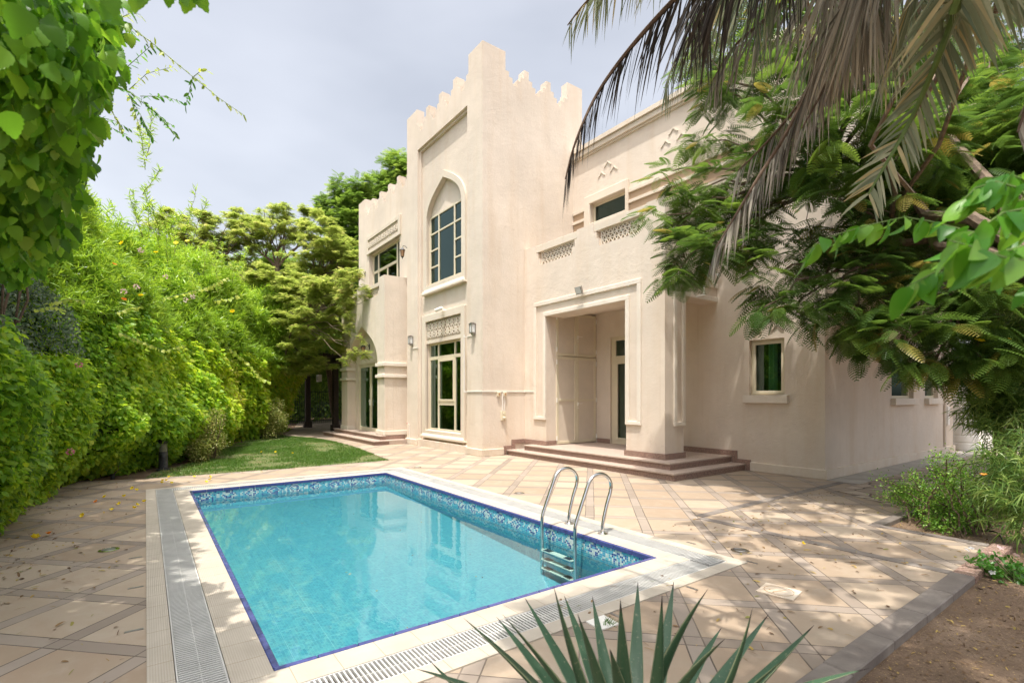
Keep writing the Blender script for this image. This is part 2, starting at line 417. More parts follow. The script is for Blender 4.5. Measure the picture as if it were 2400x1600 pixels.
M['lf_dark'] = G_('mid_green_tree_leaves', [(0., (.08, .16, .03)), (.6, (.17, .29, .05)), (1., (.33, .45, .09))], .5)
M['lf_poin'] = G_('flame_tree_leaflets', [(0., (.04, .09, .022)), (.5, (.09, .17, .03)), (.9, (.19, .30, .05)), (.97, (.26, .28, .07)), (1., (.42, .26, .05))], .45, .4)
M['lf_fore'] = G_('fresh_green_shoot_leaves', [(0., (.05, .19, .02)), (.5, (.11, .32, .03)), (1., (.22, .44, .06))], .45, .4)
M['lf_port'] = G_('small_round_leaves', [(0., (.07, .20, .02)), (.6, (.18, .36, .04)), (1., (.38, .54, .11))], .35, .4)
M['lf_peri'] = G_('glossy_small_leaves', [(0., (.04, .15, .02)), (1., (.10, .28, .03))], .3, .35)
M['lf_ole'] = G_('long_grey_green_leaves', [(0., (.08, .17, .04)), (.6, (.19, .32, .07)), (1., (.40, .50, .15))], .42, .4)
M['palmdead'] = G_('dry_palm_leaflets', [(0., (.14, .13, .105)), (.5, (.34, .31, .255)), (1., (.56, .52, .43))], .18, .6)
M['palmdark'] = G_('dark_withered_leaflets', [(0., (.03, .026, .022)), (.6, (.065, .055, .045)), (1., (.14, .12, .10))], .1, .6)
M['palmgreen'] = G_('drying_green_palm_leaflets', [(0., (.13, .17, .10)), (.5, (.29, .33, .20)), (.9, (.46, .46, .30)), (1., (.56, .43, .18))], .28, .5)
M['grass'] = G_('lawn_grass', [(0., (.05, .13, .015)), (.6, (.11, .22, .03)), (.9, (.20, .28, .06)), (1., (.40, .32, .14))], .35)
M['litter'] = G_('dry_leaf_litter', [(0., (.10, .055, .03)), (.5, (.26, .16, .07)), (.85, (.50, .36, .10)), (1., (.12, .18, .04))], .1, .8)

# ------------------------------------------------------------------ many small leaves in one mesh
def unit(a):
    n = np.linalg.norm(a, axis=-1, keepdims=True); n[n < 1e-9] = 1; return a/n
def scatter(name, parent, mat, tpl, Pp, D, Nn, S, W=None, rnd=None, origin=None, smooth=False):
    tv, tf = tpl; tv = np.asarray(tv, float); N = len(Pp); k = len(tv)
    Pp = np.asarray(Pp, float); S = np.broadcast_to(np.asarray(S, float), (N,)); W = S if W is None else np.broadcast_to(np.asarray(W, float), (N,))
    y = unit(np.asarray(D, float)); x = unit(np.cross(y, np.asarray(Nn, float))); z = np.cross(x, y)
    v = Pp[:, None, :]+tv[None, :, 0:1]*x[:, None, :]*W[:, None, None]+tv[None, :, 1:2]*y[:, None, :]*S[:, None, None]+tv[None, :, 2:3]*z[:, None, :]*S[:, None, None]
    me = bpy.data.meshes.new(name)
    lens = np.array([len(f) for f in tf]); flat = np.array([i for f in tf for i in f])
    loops = (flat[None, :]+(np.arange(N)*k)[:, None]).ravel().astype(np.int32)
    tot = np.tile(lens, N).astype(np.int32); st = (np.cumsum(tot)-tot).astype(np.int32)
    me.vertices.add(N*k); me.vertices.foreach_set('co', v.reshape(-1).astype(np.float32))
    me.loops.add(len(loops)); me.loops.foreach_set('vertex_index', loops)
    me.polygons.add(len(tot)); me.polygons.foreach_set('loop_start', st)
    if rnd is None: rnd = RNG.random(N)
    at = me.attributes.new('rnd', 'FLOAT', 'POINT'); at.data.foreach_set('value', np.repeat(np.clip(rnd, 0, 1), k).astype(np.float32))
    me.update(calc_edges=True); me.validate()
    if smooth: me.polygons.foreach_set('use_smooth', [True]*len(me.polygons))
    return link(name, me, mat, parent, origin)
# leaf templates: x across, y along, z normal
T_HEART = ([(0, 0, 0), (-.36, .18, .06), (.36, .18, .06), (0, .45, -.02), (-.34, .5, .05), (.34, .5, .05), (0, 1, -.12)],
           [(0, 3, 4, 1), (0, 2, 5, 3), (3, 6, 4), (3, 5, 6)])
T_SERR = ([(0, 0, 0), (-.30, .12, .05), (.30, .12, .05), (0, .35, 0), (-.40, .40, .07), (.40, .40, .07), (-.27, .70, .03), (.27, .70, .03), (0, .7, -.05), (0, 1, -.16)],
          [(0, 3, 4, 1), (0, 2, 5, 3), (3, 8, 6, 4), (3, 5, 7, 8), (8, 9, 6), (8, 7, 9)])
def leaf_tpl(n, w, peak, serr, fold, droop, side=0.):
    vs = []; fs = []
    for i in range(n+1):
        t = i/n; ww = w*(math.sin(PI*min(1, t**peak))**.8 if 0 < t < 1 else .02); ww *= (1-serr*(i % 2)); z = -droop*t*t; c = side*math.sin(PI*t)
        sh = -.03*(i % 2) if serr else 0; vs += [(-ww+c, t+sh, z+fold*ww), (c, t, z), (ww+c, t+sh, z+fold*ww*.8)]
        if i: a = 3*(i-1); b = 3*i; fs += [(a, a+1, b+1, b), (a+1, a+2, b+2, b+1)]
    return vs, fs
T_BROAD = leaf_tpl(13, .42, .62, .14, .28, .22, .03)
T_LONG = leaf_tpl(9, .30, .72, 0, .35, .3, .05)
T_HEARTS = leaf_tpl(5, .42, .6, 0, .25, .2, .02)
T_OVAL = ([(0, 0, 0), (-.3, .3, .04), (.3, .3, .04), (0, .5, -.03), (-.28, .7, .03), (.28, .7, .03), (0, 1, -.05)],
          [(0, 3, 4, 1), (0, 2, 5, 3), (3, 6, 4), (3, 5, 6)])
T_BLADE = ([(-.5, 0, 0), (.5, 0, 0), (-.7, .35, .03), (.7, .35, .03), (-.5, .7, -.02), (.5, .7, -.02), (0, 1, -.14)],
           [(0, 1, 3, 2), (2, 3, 5, 4), (4, 5, 6)])
T_GRASS = ([(-.5, 0, 0), (.5, 0, 0), (.3, .6, .08), (-.3, .6, .08), (0, 1, .3)], [(0, 1, 2, 3), (3, 2, 4)])
def pinnate(n, pl, pw, droop=.35, comb=False):
    vs = []; fs = []
    def q(a, b, c, d): i = len(vs); vs.extend([a, b, c, d]); fs.append((i, i+1, i+2, i+3))
    for i in range(6):
        y0, y1 = i/6, (i+1)/6; z0, z1 = -droop*y0**2, -droop*y1**2
        q((-.006, y0, z0), (.006, y0, z0), (.006, y1, z1), (-.006, y1, z1))
    for i in range(n):
        y = .10+.88*i/(n-1); z = -droop*y*y
        L = pl*math.sin(PI*(.22+.74*(i/(n-1))))**.6
        for s in (-1, 1):
            bx, by = s*math.cos(.38), math.sin(.38)
            m = 5 if comb else 1
            if comb:
                for k in range(m):
                    a0, a1 = L*(k+.12)/m, L*(k+.92)/m; w = pw*(1 if k < m-1 else .7)
                    zz0, zz1 = z-.25*a0*a0/L*1.0, z-.25*a1*a1/L
                    q((bx*a0+s*by*w, y+by*a0-bx*s*w, zz0), (bx*a1+s*by*w, y+by*a1-bx*s*w, zz1), (bx*a1-s*by*w, y+by*a1+bx*s*w, zz1), (bx*a0-s*by*w, y+by*a0+bx*s*w, zz0))
            else:
                q((bx*.01+s*by*pw*.6, y-bx*s*pw*.6, z), (bx*L+s*by*pw*.5, y+by*L-bx*s*pw*.5, z-.22*L), (bx*L-s*by*pw*.5, y+by*L+bx*s*pw*.5, z-.22*L), (bx*L*.3-s*by*pw, y+by*L*.3+bx*s*pw, z))
    return vs, fs
T_PIN = pinnate(11, .30, .030, .3)
T_PINC = pinnate(12, .30, .030, .35, True)
T_PINS = pinnate(7, .34, .055, .2)

def vnoise(p, seed=0):
    """smooth value noise, numpy"""
    p = np.asarray(p, float); i = np.floor(p).astype(np.int64); f = p-i; f = f*f*(3-2*f); r = 0
    for dx in (0, 1):
        for dy in (0, 1):
            for dz in (0, 1):
                h = ((i[..., 0]+dx)*73856093 ^ (i[..., 1]+dy)*19349663 ^ (i[..., 2]+dz)*83492791 ^ (seed*2654435761)) & 0x7fffffff
                h = (h*1103515245+12345) & 0x7fffffff; h = (h ^ (h >> 13))*1274126177 & 0x7fffffff
                w = (f[..., 0] if dx else 1-f[..., 0])*(f[..., 1] if dy else 1-f[..., 1])*(f[..., 2] if dz else 1-f[..., 2])
                r = r+w*(h % 10007)/10007.
    return r
def rdir(n, up=0., spread=1.):
    v = RNG.normal(size=(n, 3))*spread; v[:, 2] += up; return unit(v)

# ================================================================== THE VILLA
villa = thing('villa', 'two-storey sand coloured villa with stepped battlements and pointed arches behind the pool', 'house', (-10, 9, 0))
def arch(w, zs, za, n=14, c=0.):
    """pointed arch curve from the left springing over the apex to the right springing"""
    h = za-zs; pts = []
    for i in range(n+1):
        s = i/n; a = (1-s)**3; b = 3*s*(1-s)**2; cc = 3*s*s*(1-s); d = s**3
        pts.append((a*w+b*w+cc*.42*w, zs+b*.52*h+cc*.76*h+d*h))
    left = [(c-x, z) for x, z in pts]; right = [(c+x, z) for x, z in pts[::-1]][1:]
    return left+right
def ring(mb, outer, inner, d0, d1, fr):
    n = len(outer); vs = []
    for L in (outer, inner):
        for d in (d0, d1): vs += [fr(u, d, z) for u, z in L]
    O0, O1, I0, I1 = 0, n, 2*n, 3*n; fs = []
    for i in range(n):
        j = (i+1) % n
        fs += [(O0+i, O0+j, I0+j, I0+i), (O1+i, I1+i, I1+j, O1+j), (O0+i, O1+i, O1+j, O0+j), (I0+i, I0+j, I1+j, I1+i)]
    mb.add(vs, fs)
def rect(u0, u1, z0, z1): return [(u0, z0), (u0, z1), (u1, z1), (u1, z0)]
def bars(u0, u1, z0, z1, step, ang, w, d0, d1, fr, mb, node=None):
    """parallel bars at an angle, clipped to the rectangle"""
    ca, sa = math.cos(ang), math.sin(ang); nx, nz = -sa, ca
    cs = [u*nx+z*nz for u in (u0, u1) for z in (z0, z1)]; off = ((node[0]*nx+node[1]*nz) % step) if node else 0.
    k = math.floor(min(cs)/step)
    while k*step <= max(cs):
        c = k*step+off; k += 1
        ts = []
        px_, pz_ = nx*c, nz*c; lo, hi = -1e9, 1e9
        for p, dd, a, b in ((px_, ca, u0, u1), (pz_, sa, z0, z1)):
            if abs(dd) < 1e-6:
                if not (a <= p <= b): lo, hi = 1, 0
            else:
                t0, t1 = sorted(((a-p)/dd, (b-p)/dd)); lo = max(lo, t0); hi = min(hi, t1)
        if hi-lo < w: continue
        a0 = (px_+ca*lo, pz_+sa*lo); a1 = (px_+ca*hi, pz_+sa*hi); h = w/2
        mb.prism([(a0[0]+nx*h, a0[1]+nz*h), (a1[0]+nx*h, a1[1]+nz*h), (a1[0]-nx*h, a1[1]-nz*h), (a0[0]-nx*h, a0[1]-nz*h)], d0, d1, fr)
def lattice(fr, u0, u1, z0, z1, d, label=None):
    mb = MB(); mb.cellwall([u0, u0+.03, u1-.03, u1], [z0, z0+.02, z1-.02, z1], lambda u, z: not (u0+.03 < u < u1-.03 and z0+.02 < z < z1-.02), d-.005, d+.065, fr)
    s = (z1-z0-.04)/3; nd = ((u0+u1)/2, z0+.02)
    bars(u0+.03, u1-.03, z0+.02, z1-.02, s, 0, .020, d+.004, d+.052, fr, mb, nd)
    bars(u0+.03, u1-.03, z0+.02, z1-.02, s, math.radians(60), .022, d+.002, d+.056, fr, mb, nd)
    bars(u0+.03, u1-.03, z0+.02, z1-.02, s, math.radians(-60), .022, d+.006, d+.060, fr, mb, nd)
    MB().box(u0+.032, u1-.032, d+.10, d+.12, z0+.022, z1-.022, fr).build('lattice_backing', M['recess'], villa)  # brown panel added behind the bars to darken the holes
    return mb.build('lattice_screen', M['stone'], villa)
def carved(fr, u0, u1, z0, z1, d, cell, par):
    mb = MB(); mb.box(u0, u1, d, d+.05, z0, z1, fr)
    n = max(1, round((u1-u0)/cell)); m = max(1, round((z1-z0-.10)/cell)); cu = (u1-u0)/n; cz = (z1-z0-.10)/m
    for s, q in ((0, 0), (1, 0)):
        zz = z0+.006 if s == 0 else z1-.044
        k = 0
        while u0+.03+k*.055 < u1-.03:
            uu = u0+.03+k*.055; mb.prism([(uu-.02, zz+.019), (uu, zz+.036), (uu+.02, zz+.019), (uu, zz+.002)], d-.018, d+.01, fr); k += 1
        mb.box(u0, u1, d-.022, d+.01, (z0+.045 if s == 0 else z1-.058), (z0+.058 if s == 0 else z1-.045), fr)
    for i in range(n):
        for j in range(m):
            cx = u0+(i+.5)*cu; c_z = z0+.05+(j+.5)*cz; r = min(cu, cz)*.5
            for k in range(8):
                a0, a1 = k*PI/4, (k+3)*PI/4
                p0 = (cx+r*.98*math.cos(a0), c_z+r*.98*math.sin(a0)); p1 = (cx+r*.98*math.cos(a1), c_z+r*.98*math.sin(a1))
                dx, dz = p1[0]-p0[0], p1[1]-p0[1]; L = math.hypot(dx, dz); nx, nz = -dz/L*.010, dx/L*.010
                mb.prism([(p0[0]+nx, p0[1]+nz), (p1[0]+nx, p1[1]+nz), (p1[0]-nx, p1[1]-nz), (p0[0]-nx, p0[1]-nz)], d-.034-.0007*k, d+.01, fr)
            mb.prism([(cx+r*.2*math.cos(q*PI/4), c_z+r*.2*math.sin(q*PI/4)) for q in range(8)], d-.034, d+.01, fr)
            for q in range(4):
                a = PI/4+q*PI/2; mb.prism([(cx+r*1.2*math.cos(a)+r*.16*math.cos(w*PI/3), c_z+r*1.2*math.sin(a)+r*.16*math.sin(w*PI/3)) for w in range(6)], d-.03-.001*q, d+.01, fr)
    return mb.build('carved_panel', M['stone'], par)

def boxparts(name, mat, boxes, par=None, bevel=0, fr=IDN):
    for b in boxes: MB().box(*b, fr).build(name, mat, par or villa, bevel=bevel)
def window(fr, u0, u1, z0, z1, d, panes, par=None, name='window', gm='glass', curtains=(), depth=1.2, ft=.06, vents=(), room=True):
    """frame = window object; pane, curtain and interior are its sub-parts"""
    us = sorted({u0, u1} | {p[0] for p in panes} | {p[1] for p in panes}); zs = sorted({z0, z1} | {p[2] for p in panes} | {p[3] for p in panes})
    mb = MB(); inp = lambda u, z: any(a < u < b and c < z < e for a, b, c, e in panes)
    mb.cellwall(us, zs, lambda u, z: not inp(u, z), d, d+ft, fr)
    for a, b, c, e in vents: ring(mb, rect(a-.045, b+.045, c-.045, e+.045), rect(a+.015, b-.015, c+.015, e-.015), d-.018, d+.02, fr)
    w = mb.build(name, M['frame'], par or villa, bevel=.004)
    for a, b, c, e in panes:
        g = MB(); g.add([fr(a, d+.03, c), fr(b, d+.03, c), fr(b, d+.03, e), fr(a, d+.03, e)], [(0, 1, 2, 3)]); g.build('pane', M[gm], w, recalc=False)
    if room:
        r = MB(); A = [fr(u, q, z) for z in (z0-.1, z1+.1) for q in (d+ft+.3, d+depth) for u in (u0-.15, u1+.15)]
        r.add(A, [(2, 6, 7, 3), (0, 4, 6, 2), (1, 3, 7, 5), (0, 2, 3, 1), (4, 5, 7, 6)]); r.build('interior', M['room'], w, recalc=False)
    for a, b in curtains:
        c = MB(); n = 22; vs = []; fs = []
        for i in range(n+1):
            u = a+(b-a)*i/n; q = d+ft+.16+.028*math.sin(i*1.9)+.01*math.sin(i*.7)
            vs += [fr(u, q, z0-.02), fr(u, q, z1+.02)]
        for i in range(n): fs.append((2*i, 2*i+2, 2*i+3, 2*i+1))
        c.add(vs, fs); c.build('curtain', M['curtain'], w, smooth=True, recalc=False)
    return w

# ---- tower
TX0, TX1, TY = -15.16, -10.65, 6.85
fa, fb = FA(TY), FB(TX1)
mb = MB()
mb.cellwall([TX0, -14.38, -11.39, TX1], [0, .2, 9.18, 9.3], lambda u, z: not (-14.38 < u < -11.39 and .2 < z < 9.18), 0, .07, fa)
mb.cellwall([TX0, -14.31, -11.46, TX1], [0, .2, 9.11, 9.3], lambda u, z: not (-14.31 < u < -11.46 and .2 < z < 9.11), .07, .14, fa)
CU = -12.9
def op3(u, z):
    if CU-1.05 < u < CU+1.05 and 4.86 < z < 7.86: return False
    if -14.0 < u < -11.86 and .48 < z < 3.78: return False
    return True
mb.cellwall([TX0, CU-1.05, CU+1.05, -14.0, -11.86, TX1], [0, .48, 3.78, 4.86, 7.86, 9.3], op3, .14, .40, fa)
ar = arch(1.05, 6.86, 7.86, 14, CU); h = len(ar)//2
mb.prism([(CU-1.05, 7.86)]+ar[:h+1][::1], .14, .40, fa); mb.prism([(CU+1.05, 7.86)]+ar[h:][::-1], .14, .40, fa)
mb.box(CU-1.05, CU+1.05, .24, .40, 6.98, 7.86, fa)           # infill above the upper window
mb.cellwall([7.25, 10.05], [0, 9.3], lambda u, z: True, 0, .25, fb)
mb.box(TX0, TX0+.25, TY+.40, 10.3, 0, 9.3); mb.box(TX0+.25, TX1, 10.05, 10.3, 0, 9.3)
mb.build('tower_wall', M['wall'], villa)
def merlons(us_levels, zbase): pass
def step_top(spec, lv):
    """spec: list of (kind, a, b): 'C' corner block top level, 'P' peak; returns top height function and breakpoints"""
    peak, s1, s2, val, cor, st = lv
    brk = set()
    for k, a, b in spec:
        for q in range(3): brk |= {a-q*st, b+q*st}
    def top(u):
        t = val
        for k, a, b in spec:
            if a < u < b: t = max(t, cor if k == 'C' else peak)
            elif a-st < u < b+st: t = max(t, s1)
            elif a-2*st < u < b+2*st: t = max(t, s2)
        return t
    return top, brk, [val, s2, s1, peak, cor]
def battlement(fr, u0, u1, z0, spec, lv, d0, d1, mb):
    top, brk, zs = step_top(spec, lv)
    us = [u for u in brk if u0 < u < u1]+[u0, u1]
    mb.cellwall(us, [z0]+zs, lambda u, z: z < top(u), d0, d1, fr)
lv = (10.22, 9.99, 9.86, 9.69, 10.47, .115)
mb = MB()
battlement(fa, TX0, TX1, 9.3, [('C', -15.5, -14.42), ('P', -13.80, -13.60), ('P', -12.97, -12.77), ('P', -12.15, -11.95), ('C', -11.33, -10.)], lv, 0, .25, mb)
battlement(fb, 7.10, 10.3, 9.3, [('C', 6., 7.56), ('P', 8.17, 8.33), ('P', 8.94, 9.10), ('C', 9.72, 11.)], lv, 0, .25, mb)
battlement(lambda u, d, z: (TX0+d, u, z), 7.10, 10.05, 9.3, [('C', 6., 7.56), ('P', 8.17, 8.33), ('P', 8.94, 9.10), ('C', 9.72, 11.)], lv, 0, .25, mb)
battlement(FA(10.05), TX0, TX1-.25, 9.3, [('C', -16, -14.42), ('P', -13.80, -13.60), ('P', -12.97, -12.77), ('P', -12.15, -11.95), ('C', -11.33, -10.)], lv, 0, .25, mb)
mb.build('tower_battlement', M['wall'], villa)
MB().box(TX0+.26, TX1-.26, TY+.41, 10.04, 9.1, 9.2).build('tower_roof', M['concrete'], villa)
# tower windows
p = []
z0, z1 = 4.9, 6.94; cw = [(CU-.98, CU-.50), (CU-.44, CU+.44), (CU+.50, CU+.98)]
for a, b in (cw[0], cw[2]):
    for k in range(4): p.append((a, b, z0+.05+k*.505, z0+.05+k*.505+.455))
p += [(cw[1][0], cw[1][1], z0+.05, z0+.05+.455+.505*2), (cw[1][0], cw[1][1], z0+.05+.505*3, z0+.05+.505*3+.455)]
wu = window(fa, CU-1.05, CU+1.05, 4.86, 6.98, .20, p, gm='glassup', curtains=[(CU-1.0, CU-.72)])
wu['label'] = 'tall upper window with small side panes under pointed arch'
mb = MB()
lo = [(CU-1.25, 4.62)]+arch(1.25, 6.84, 8.06, 14, CU)+[(CU+1.25, 4.62)]; li = [(CU-1.05, 4.86)]+arch(1.05, 6.86, 7.86, 14, CU)+[(CU+1.05, 4.86)]
ring(mb, lo, li, .085, .15, fa)
mb.build('arched_surround', M['stone'], wu)
mb = MB(); vs = [fa(u, d, z) for u, d, z in ((CU-1.27, .02, 4.66), (CU+1.27, .02, 4.66), (CU+1.27, .02, 4.60), (CU-1.27, .02, 4.60), (CU-1.05, .16, 4.88), (CU+1.05, .16, 4.88), (CU+1.27, .16, 4.60), (CU-1.27, .16, 4.60))]
mb.add(vs, [(0, 1, 2, 3), (0, 4, 5, 1), (3, 2, 6, 7), (0, 3, 7, 4), (1, 5, 6, 2), (4, 7, 6, 5)]); mb.build('sill', M['stone'], wu, bevel=.006)
z0, z1 = .50, 3.10; a0, a1 = -14.0, -11.86; c0 = (a0+a1)/2
p = [(a0+.06, c0-.53, .56, 2.62), (a0+.06, c0-.53, 2.72, 3.06), (c0+.53, a1-.06, .56, 2.62), (c0+.53, a1-.06, 2.72, 3.06), (c0-.46, c0+.46, 2.72, 3.06), (c0-.46, c0+.46, .56, 1.26), (c0-.42, c0+.42, 1.42, 2.56)]
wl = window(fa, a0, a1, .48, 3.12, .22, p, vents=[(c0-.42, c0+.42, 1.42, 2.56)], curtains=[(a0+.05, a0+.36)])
wl['label'] = 'full height ground floor window with central vent pane'
mb = MB(); ring(mb, rect(-14.23, -11.66, .28, 3.98), rect(-14.0, -11.86, .5, 3.78), .07, .16, fa); mb.build('window_surround', M['stone'], wl, bevel=.006)
mb = MB(); mb.box(-14.0, -11.86, .12, .3, 3.12, 3.22, fa); mb.build('lintel', M['stone'], wl)
carved(fa, -14.0, -11.86, 3.22, 3.78, .16, .235, wl)
mb = MB(); vs = [fa(u, d, z) for u, d, z in ((-14.25, .02, .33), (-11.64, .02, .33), (-11.64, .02, .27), (-14.25, .02, .27), (-14.0, .16, .52), (-11.86, .16, .52), (-11.64, .16, .27), (-14.25, .16, .27))]
mb.add(vs, [(0, 1, 2, 3), (0, 4, 5, 1), (3, 2, 6, 7), (0, 3, 7, 4), (1, 5, 6, 2), (4, 7, 6, 5)]); mb.build('sill', M['stone'], wl, bevel=.006)

# ---- left wing: upper wall, balcony block over the arched garden door
WX0, WY = -20.15, 7.0; fw = FA(WY)
mb = MB()
mb.cellwall([WX0, -18.98, -16.1, TX0], [0, 5.35, 7.0, 8.4], lambda u, z: not (-18.98 < u < -16.1 and 5.35 < z < 7.0), 0, .3, fw)
mb.box(WX0, WX0+.25, WY+.3, 18, 0, 8.4)
mb.build('wing_wall', M['wall'], villa)
lvw = (9.06, 8.86, 8.74, 8.57, 9.30, .115)
mb = MB()
battlement(fw, WX0, TX0, 8.4, [('C', -21, -19.42), ('P', -18.75, -18.57), ('P', -17.93, -17.75), ('P', -17.11, -16.93), ('P', -16.32, -16.14), ('C', -15.42, -15.)], lvw, 0, .25, mb)
battlement(lambda u, d, z: (WX0+d, u, z), WY+.25, 18, 8.4, [('C', 6., 7.7)]+[('P', 8.3+.85*i, 8.48+.85*i) for i in range(11)], lvw, 0, .25, mb)
mb.build('wing_battlement', M['wall'], villa)
MB().box(WX0+.26, TX0-.01, WY+.31, 17.9, 8.2, 8.3).build('wing_roof', M['concrete'], villa)
p = [(-18.9, -18.48, 5.4, 6.24), (-18.9, -18.48, 6.34, 6.93), (-18.38, -16.72, 6.34, 6.93), (-18.38, -17.60, 5.4, 6.24), (-17.52, -16.72, 5.4, 6.24), (-16.62, -16.2, 5.4, 6.93)]
ww = window(fw, -18.98, -16.1, 5.35, 7.0, .16, p, gm='glassup'); ww['label'] = 'wide upper window above the left balcony'
mb = MB(); ring(mb, rect(-19.16, -15.95, 7.0, 7.68), rect(-19.0, -16.12, 7.12, 7.54), -.06, .04, fw); mb.build('window_surround', M['stone'], ww, bevel=.006)
carved(fw, -19.0, -16.12, 7.12, 7.54, -.01, .22, ww)
mb = MB()
mb.cellwall([-19.8, -19.1, -16.05, -15.45], [0, .27, 4.0, 4.3], lambda u, z: not (-19.1 < u < -16.05 and .27 < z < 4.0), 0, .3, FA(6.2))
AC = -17.575; ar = arch(1.525, 2.62, 4.0, 16, AC); h = len(ar)//2
mb.prism([(-19.1, 4.0)]+ar[:h+1], 0, .3, FA(6.2)); mb.prism([(-16.05, 4.0)]+ar[h:][::-1], 0, .3, FA(6.2))
mb.cellwall([-19.8, -18.75, -16.4, -15.45], [0, .27, 2.70, 4.3], lambda u, z: not (-18.75 < u < -16.4 and .27 < z < 2.7), .302, .5, FA(6.2))
mb.box(-15.70, -15.45, 6.7, 7.0, 0, 4.3); mb.box(-19.8, -19.55, 6.7, 7.0, 0, 4.3)
def bal(u, z):
    for a, b in ((-17.2, -15.9), (-19.35, -18.05)):
        if a < u < b and z > 5.12: return False
        if a+.10 < u < b-.0 and z > 5.0: return False
        if a+.10 < u < b-.10 and z > 4.86: return False
    return True
us = [-19.8, -15.45]+[q for a, b in ((-17.2, -15.9), (-19.35, -18.05)) for q in (a, a+.1, b-.1, b)]
mb.cellwall(us, [4.3, 4.86, 5.0, 5.12, 5.43], bal, 0, .2, FA(6.2))
mb.box(-15.65, -15.45, 6.4, 7.0, 4.3, 5.43); mb.box(-19.8, -19.6, 6.4, 7.0, 4.3, 5.43)
mb.build('balcony_wall', M['wall'], villa)
MB().box(-19.6, -15.65, 6.4, 7.0, 4.2, 4.32).build('balcony_floor', M['concrete'], villa)
for a, b in ((-17.2, -15.9), (-19.35, -18.05)):
    lattice(FA(6.2), a+.1, b-.1, 4.86, 5.16, .07)
    MB().box(a, b, .02, .22, 5.16, 5.29, FA(6.2)).build('handrail', M['stone'], villa, bevel=.006)
mb = MB()
for z0, z1, pr in ((2.50, 2.61, .06), (2.13, 2.23, .06), (.27, .41, .035)):
    MB().box(-16.05-pr, -15.45+pr, 6.2-pr, 7.0, z0, z1).build('pillar_moulding', M['trim'], villa, bevel=.008); MB().box(-19.8-pr, -19.1+pr, 6.2-pr, 6.498, z0, z1).build('pillar_moulding', M['trim'], villa, bevel=.008)

# garden door in the niche
dw = window(FA(6.5), -18.75, -16.4, .27, 2.70, .03, [(-18.63, -17.66, .40, 2.58), (-17.49, -16.52, .40, 2.58)], name='garden_door', gm='glass', depth=1.4, curtains=[(-18.6, -18.4)])
dw['label'] = 'double glazed garden door under pointed arch'
mb = MB(); mb.box(-17.60, -17.55, 6.49, 6.532, 1.2, 1.42); mb.tube([(-17.57, 6.45, 1.35), (-17.57, 6.49, 1.35)], .008); mb.tube([(-17.57, 6.455, 1.35), (-17.43, 6.455, 1.35)], .009)
mb.build('handle', M['white'], dw)
# left steps
def stepset(boxes, par):
    st = None
    for x0, x1, y0, y1, z0, z1 in boxes:
        riser = MB().box(x0+.025, x1-.025, y0+.025, y1, z0, z1-.032).build('step', M['granite'], par)
        MB().box(x0, x1, y0, y1, z1-.032, z1).build('tread', M['tread'], riser, bevel=.004)
stepset([(-20.5, -15.02, 5.68, 6.19, 0, .135), (-20.2, -15.30, 6.0, 6.195, .135, .27)], villa)
MB().box(-15.445, -15.02, 6.19, 6.78, 0, .135).build('side_step', M['tread'], villa)
MB().box(-19.06, -16.1, 6.196, 6.53, .20, .272).build('door_threshold', M['tread'], villa)
boxparts('granite_skirting', M['granite'], [(-15.448, -15.42, 6.195, 6.9, .135, .265), (-16.1, -15.43, 6.155, 6.199, .2705, .285)])

# ---- portico
PX0, PX1, PY = TX1, -6.17, 8.2; fp = FA(PY)
mb = MB()
mb.cellwall([PX0, -9.77, -7.15, PX1], [.27, 3.54, 4.3], lambda u, z: not (-9.77 < u < -7.15 and z < 3.54), 0, .6, fp)
def par_(u, z):
    for a, b in ((-10.2, -8.65), (-8.11, -6.62)):
        if a < u < b and z > 5.22: return False
        if a+.08 < u < b-.08 and z > 5.06: return False
        if a+.17 < u < b-.17 and z > 4.89: return False
    return True
us = [PX0, PX1]+[q for a, b in ((-10.2, -8.65), (-8.11, -6.62)) for q in (a, a+.08, a+.17, b-.17, b-.08, b)]
mb.cellwall(us, [4.3, 4.89, 5.06, 5.22, 5.43], par_, 0, .22, fp)
fq = FB(PX1)
mb.box(8.8, 9.97, 0, .35, 3.54, 4.3, fq); mb.box(8.42, 9.97, 0, .22, 4.3, 5.43, fq)
mb.box(PX0, -9.80, 8.8, 9.97, .27, 3.75)
mb.build('portico_wall', M['wall'], villa)
MB().box(-10.6, -6.53, 8.81, 9.965, 3.75, 3.9).build('portico_ceiling', M['wall'], villa)
MB().box(-10.6, -6.4, 8.43, 9.965, 4.31, 4.36).build('terrace_floor', M['concrete'], villa)
for a, b in ((-10.2, -8.65), (-8.11, -6.62)):
    lattice(fp, a+.17, b-.17, 4.89, 5.24, .07)
    MB().box(a, b, .015, .235, 5.24, 5.41, fp).build('handrail', M['stone'], villa, bevel=.006)
# raised double bands around the two openings
def band(fr, segs, th=.04):
    mb = MB()
    for i, (a, b, c, d) in enumerate(segs): mb.box(a, b, -th-.0008*i, .01, c, d, fr)
    return mb
o0, o1, i0, i1 = -10.24, -6.74, -9.87, -7.05
b = band(fp, [(o0, o0+.10, 1.0, 3.83), (o0, o1, 3.83, 3.93), (o1-.10, o1, 1.0, 3.83), (i0, i0+.10, 1.0, 3.54), (i0, i1, 3.54, 3.64), (i1-.10, i1, 1.0, 3.54), (o0, i0+.10, .92, 1.0), (i1-.10, o1, .92, 1.0)])
b.build('portal_moulding', M['trim'], villa, bevel=.008)
b = band(fq, [(8.46, 8.55, 1.0, 3.83), (8.46, 9.968, 3.83, 3.93), (8.73, 8.82, 1.0, 3.54), (8.73, 9.968, 3.54, 3.64), (8.46, 8.82, .92, 1.0)])
b.build('portal_moulding', M['trim'], villa, bevel=.008)
